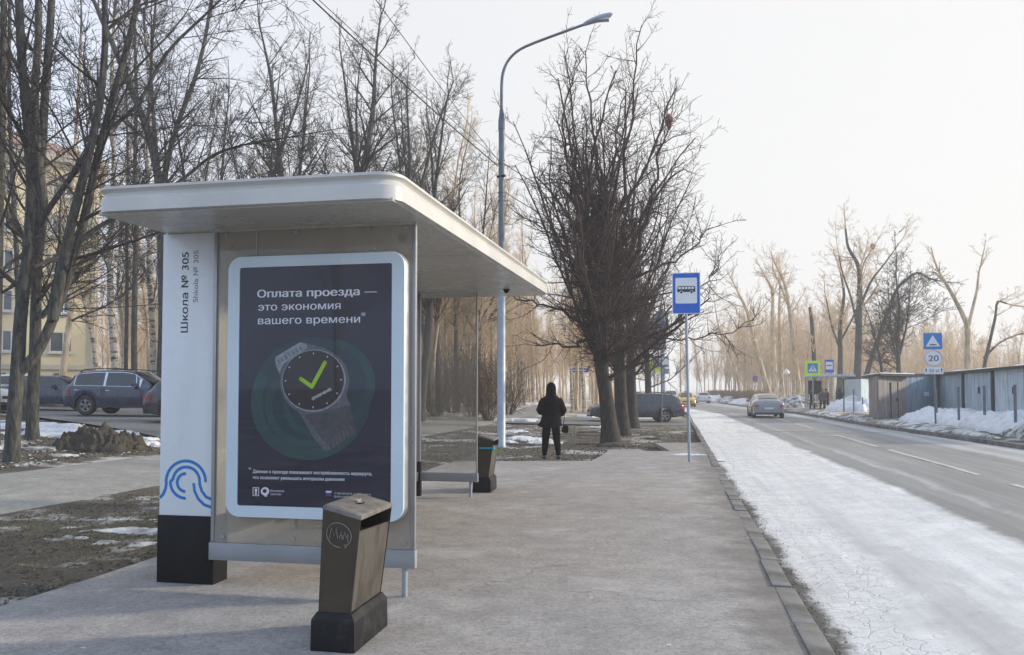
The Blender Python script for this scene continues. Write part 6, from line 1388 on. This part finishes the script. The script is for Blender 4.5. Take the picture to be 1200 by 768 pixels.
for k in range(420):
    px = rw_.uniform(822, 1300); Y = rw_.uniform(105, 210); x = (px - 600) / 920 * Y
    if x < kerb_x(Y) + road_w(Y) + 5: continue
    z = base_h(x, Y); yt = 345 + 30 * nz(px * .02, 0, 1, 8) + max(0, px - 1060) * .45 if px < 1190 else 402; H = min(18, (457 - yt) / 920 * Y * rw_.uniform(.7, 1.08)); p = Vector((x, Y, z)); d = Vector((rw_.gauss(0, .07), rw_.gauss(0, .07), 1)); top_ = p + d * H; sg.append((*p, *top_, .11, .03))
    for j in range(26):
        f = rw_.uniform(.15, .97); a = p.lerp(top_, f); az = rw_.uniform(0, 6.28); L = H * .26 * (1.15 - f); q = a + Vector((math.cos(az) * .6, math.sin(az) * .6, 1)) * L; sg.append((*a, *q, .04, .02))
        for i in range(3): b = a.lerp(q, rw_.uniform(.3, .95)); az = rw_.uniform(0, 6.28); sg.append((*b, *(b + Vector((math.cos(az), math.sin(az), .8)) * L * .45), .022, .014))
o = link('far_wood', segs_mesh('far_wood', sg, m_wtwig, True)); o['kind'] = 'stuff'; o['label'] = 'far belt of bare trees across the road, merging in the haze'
# far side of the road: hazy trees behind hedge and garages
spots = []
tries = 0
while len(spots) < 70 and tries < 4000:
    tries += 1; Y = 78 + 90 * r_.random(); off = 13 + 26 * r_.random(); x = kerb_x(Y) + off; px = 600 + 920 * x / Y
    if px < 815 or px > 975: continue
    if any((x - a) ** 2 + (Y - b_) ** 2 < 6 for a, b_ in spots): continue
    spots.append((x, Y)); sc_ = r_.uniform(.62, .88); zn = next(n for lim, n in ((838, 'at the left end of the far hedge'), (862, 'left of the slim pale tree by the hedge'), (886, 'left of the no stopping sign'), (912, 'between the no stopping sign and the lantern'), (938, 'beside the leaning pale tree'), (999, 'left above the far bus shelter')) if px < lim)
    c = wood_copy(x, Y, sc_, '%s hazy tree %s, %s' % ('large' if sc_ > .78 else 'small', zn, 'in front' if Y < 105 else 'mid way back' if Y < 135 else 'farthest back'), 'hazy trees across the road'); c.name = 'hazy_tree'
for k in range(42):
    Y = r_.uniform(80, 150); px = r_.uniform(950, 1230); q = P(px, 460, Y); sc_ = r_.uniform(.42, .60); zn = next(n for lim, n in ((1000, 'above the far bus shelter'), (1062, 'above the brown garage'), (1105, 'above the blue grey garage'), (1140, 'by the V forked tree'), (1180, 'by the thin crooked tree'), (1240, 'at the right edge')) if px < lim)
    c = wood_copy(q.x, Y, sc_, '%s low hazy tree behind the garages, %s, %s' % ('taller' if sc_ > .51 else 'shorter', zn, 'nearer row' if Y < 112 else 'farther row'), 'hazy trees behind the garages'); c.name = 'hazy_tree'
for k in range(16):
    Y = r_.uniform(110, 190); px = r_.uniform(700, 830); q = P(px, 460, Y); wood_copy(q.x, Y, r_.uniform(.78, .95) if k % 2 else r_.uniform(.5, .7), 'faint %s tree at the far road end, %s, %s' % ('tall' if k % 2 else 'low', 'left of the bus stop pole' if px < 800 else 'right of the bus stop pole', 'nearer' if Y < 150 else 'farther'), 'faint trees at the far end of the road').name = 'hazy_tree'
# ---- trees on the verge behind the viewer, seen mirrored in the glass over the poster
for i, (x, y) in enumerate(((-9.5, -6), (-7.0, -11), (-11.5, -13), (-5.2, -17), (-9.0, -21), (-13, -24), (-3.0, -26), (-6.5, -30))):
    wood_copy(x, y, .8 + .04 * i, 'bare tree on the verge behind the viewer, mirrored in the poster glass', 'trees mirrored in the poster glass').name = 'verge_tree'
# ---- single trees across the road, each told by its shape
C_CR = dict(C_WOOD, depth=3, kids=(1.9, 1.5, 1.1, 1), tip=.011, ratio=(.35, .6))
def cross_tree(label, pts, Y, r0, r1, more=(), seed=0, nl=10, Lr=(1.5, 3.5), mt=m_wood, mc=m_wtwig, cfg=C_CR, zmin=3.0, skip=.3, top=True):
    return surveyed(label, [stem(pts, Y, r0, r1)] + [stem(p, Y, a, b) for p, a, b in more], seed, nl, Lr, cfg, mt, mc, skip, 'single trees across the road', 'roadside_tree', zmin, top)
cross_tree('tall pale tree leaning left behind the silver car, with broken top', [(937, 466), (932, 420), (926, 370), (921, 335), (910, 312)], 86, .32, .10, (([(924, 360), (915, 335), (906, 318), (905, 305)], .10, .04),), 201, 10, (2, 4.5))
cross_tree('leaning hazy trunk left of the silver car', [(902, 466), (893, 435), (884, 400), (876, 365), (866, 345)], 90, .38, .12, (), 202, 12, (2.5, 5))
cross_tree('upright hazy trunk just left of the crossing sign', [(916, 464), (915, 420), (913, 370), (914, 335)], 88, .30, .10, (), 203, 10, (2, 4.5))
cross_tree('hazy double trunk beyond the hedge', [(908, 464), (907, 430), (905, 385), (906, 340), (900, 330)], 95, .40, .12, (), 204, 10, (2, 4.5))
cross_tree('broken off dead trunk behind the far bus shelter', [(955, 460), (954, 420), (952, 385), (949, 360)], 74, .24, .14, (), 205, 4, (1, 2.5), mt=m_bark, top=False)
cross_tree('tall tree with red film caught in its top, behind the far shelter', [(1004, 460), (1006, 410), (1007, 360), (1008, 325), (1005, 308), (993, 290), (991, 268)], 76, .38, .08, (([(1007, 330), (1012, 308), (1022, 292)], .09, .03), ([(1008, 360), (1020, 330), (1036, 310), (1054, 285)], .14, .04), ([(1006, 390), (998, 350), (987, 320), (983, 300)], .12, .05)), 206, 9, (1.5, 4), mt=m_bark, mc=m_wtwig)
cross_tree('leaning brown tree right of the film tree', [(1010, 460), (1018, 430), (1030, 395), (1040, 365), (1052, 335), (1075, 318), (1088, 326)], 70, .26, .08, (([(1030, 395), (1040, 385), (1050, 370)], .08, .03),), 207, 10, (1.5, 4), mt=m_bark, mc=m_twig)
cross_tree('tree with wide fork behind the small stop sign', [(984, 460), (985, 420), (984, 380), (990, 345), (985, 320)], 78, .30, .08, (([(985, 410), (975, 385), (968, 350)], .14, .05), ([(985, 400), (1000, 372), (1008, 350)], .12, .05)), 208, 10, (1.5, 4), mt=m_bark, mc=m_wtwig)
cross_tree('dark bushy tree rising behind the brown garage', [(1053, 462), (1053, 430), (1052, 395), (1054, 360), (1050, 325)], 60, .20, .05, (([(1053, 425), (1044, 395), (1043, 360)], .09, .04), ([(1053, 420), (1062, 385), (1066, 350)], .10, .04)), 209, 13, (2, 4.2), mt=m_bark, mc=m_twig, skip=.1, zmin=2.4, cfg=dict(C_CR, kids=(2.2, 2.0, 1.2, 1)))
cross_tree('low dark tree between the film tree and the dark bushy one', [(1035, 462), (1033, 430), (1028, 405), (1022, 385)], 62, .14, .04, (), 210, 16, (1.5, 3.2), mt=m_bark, mc=m_twig, skip=.15, zmin=2.2)
cross_tree('pollarded pale tree with a bare V fork above the pale garages', [(1134, 462), (1134, 430), (1134, 400), (1134, 382), (1124, 360), (1112, 338), (1104, 325)], 62, .27, .11, (([(1134, 386), (1139, 365), (1145, 340), (1147, 320)], .15, .07), ([(1104, 330), (1098, 320), (1086, 318), (1075, 330)], .08, .03)), 211, 3, (.6, 1.6), mt=m_wood, skip=.6)
cross_tree('thin crooked tree right of the pollarded one', [(1150, 460), (1153, 430), (1160, 400), (1167, 370), (1168, 352), (1180, 356)], 64, .16, .06, (([(1153, 420), (1170, 402), (1192, 392), (1215, 388)], .10, .04),), 212, 7, (1, 3), mt=m_bark, mc=m_wtwig)
cross_tree('slim pale tree before the left pale block', [(868, 464), (862, 430), (850, 405), (842, 385), (838, 360)], 100, .22, .06, (([(862, 430), (868, 400), (880, 380)], .10, .04),), 213, 12, (2, 4.5))
# ---- shrubs and hedge
def shrub(label, x, y, h, n, seed, m=m_shrub, group='brown shrubs by the wood'):
    r_ = random.Random(seed); sg = []
    for k in range(n):
        a = r_.uniform(0, 6.28); d = Vector((math.cos(a) * .45, math.sin(a) * .45, 1)).normalized(); grow(sg, r_, Vector((math.cos(a) * .25 * r_.random(), math.sin(a) * .25 * r_.random(), -.05)), d, h * r_.uniform(.6, 1.1), .016, 1, dict(C_WOOD, kids=(1.5, 1.8, 1.6, 1), depth=3, tip=.005))
    o = link('shrub', segs_mesh('shrub', sg, m)); o.location = (x, y, base_h(x, y)); tag(o, label, 'shrub', group); return o
for i, (px, Y, h, lab) in enumerate(((572, 38, 3.6, 'tall brown thicket just left of the lamp pole, behind the far bin'), (556, 41, 3.2, 'brown thicket seen through the shelter end glass, right part'), (530, 44, 3.4, 'brown thicket seen through the middle of the end glass'), (508, 40, 3.0, 'brown thicket at the left of the end glass'), (596, 46, 2.6, 'lower brown thicket right of the lamp pole'), (1000, 66, 2.0, 'scrubby bush behind the far snow heap'))):
    q = P(px, 475, Y); shrub(lab, q.x, Y, h, 26, 300 + i)
hg = MB(); sg = []; rh = random.Random(5)
for k in range(5200):
    Y = 84 + 70 * (k / 5200) + rh.uniform(-.5, .5); x = kerb_x(Y) + road_w(Y) + 2.6 + rh.uniform(-.7, .7); z = base_h(x, Y); d = Vector((rh.gauss(0, .35), rh.gauss(0, .35), 1)).normalized(); p = Vector((x, Y, z + rh.uniform(0, .7))); q = p + d * rh.uniform(.5, 1.0); sg.append((*p, *q, .022, .012))
tag(link('hedge', segs_mesh('hedge', sg, m_hedge)), 'long clipped bare hedge along the far side of the road', 'hedge')
# ---- film and bag caught in the branches
def rag(name, label, p, s, m, seed):
    r_ = random.Random(seed); mb = MB(); rings = []
    for k in range(7):
        z = s[2] * (.5 - k / 6); w = (.25, .8, 1, .9, .8, .6, .15)[k]; rings.append([(s[0] * .5 * w * math.cos(a) * (1 + r_.uniform(-.25, .25)), s[1] * .5 * w * math.sin(a) * (1 + r_.uniform(-.25, .25)), z + r_.uniform(-.04, .04) * s[2]) for a in [2 * math.pi * j / 9 for j in range(9)]])
    o = mb.loft(rings).build(name, m, smooth=True); o.location = p; return tag(o, label, 'plastic bag')
rag('plastic_bag', 'faded red plastic bag caught high in the nearest linden', P(784, 143, q1.y), (.26, .2, .52), m_bag, 1)
rag('plastic_film', 'scrap of red film in the top of the tall tree across the road', P(1023, 289, 76), (.5, .4, .6), m_balloon, 2)
# ================================================================ air
hz = MB().bbox(-260, 420, -60, 620, -2.0, 26).build('haze', None, recalc=True)
hm = bpy.data.materials.new('pale_haze'); hm.use_nodes = True; t = hm.node_tree; t.nodes.clear(); o_ = N(t, 'ShaderNodeOutputMaterial'); pv = N(t, 'ShaderNodeVolumePrincipled')
pv.inputs['Color'].default_value = (1.0, .985, .965, 1); pv.inputs['Density'].default_value = .0015; pv.inputs['Anisotropy'].default_value = .1
t.links.new(pv.outputs[0], o_.inputs['Volume']); hz.data.materials.append(hm); hz['kind'] = 'stuff'; hz['label'] = 'thin spring haze over the whole street'
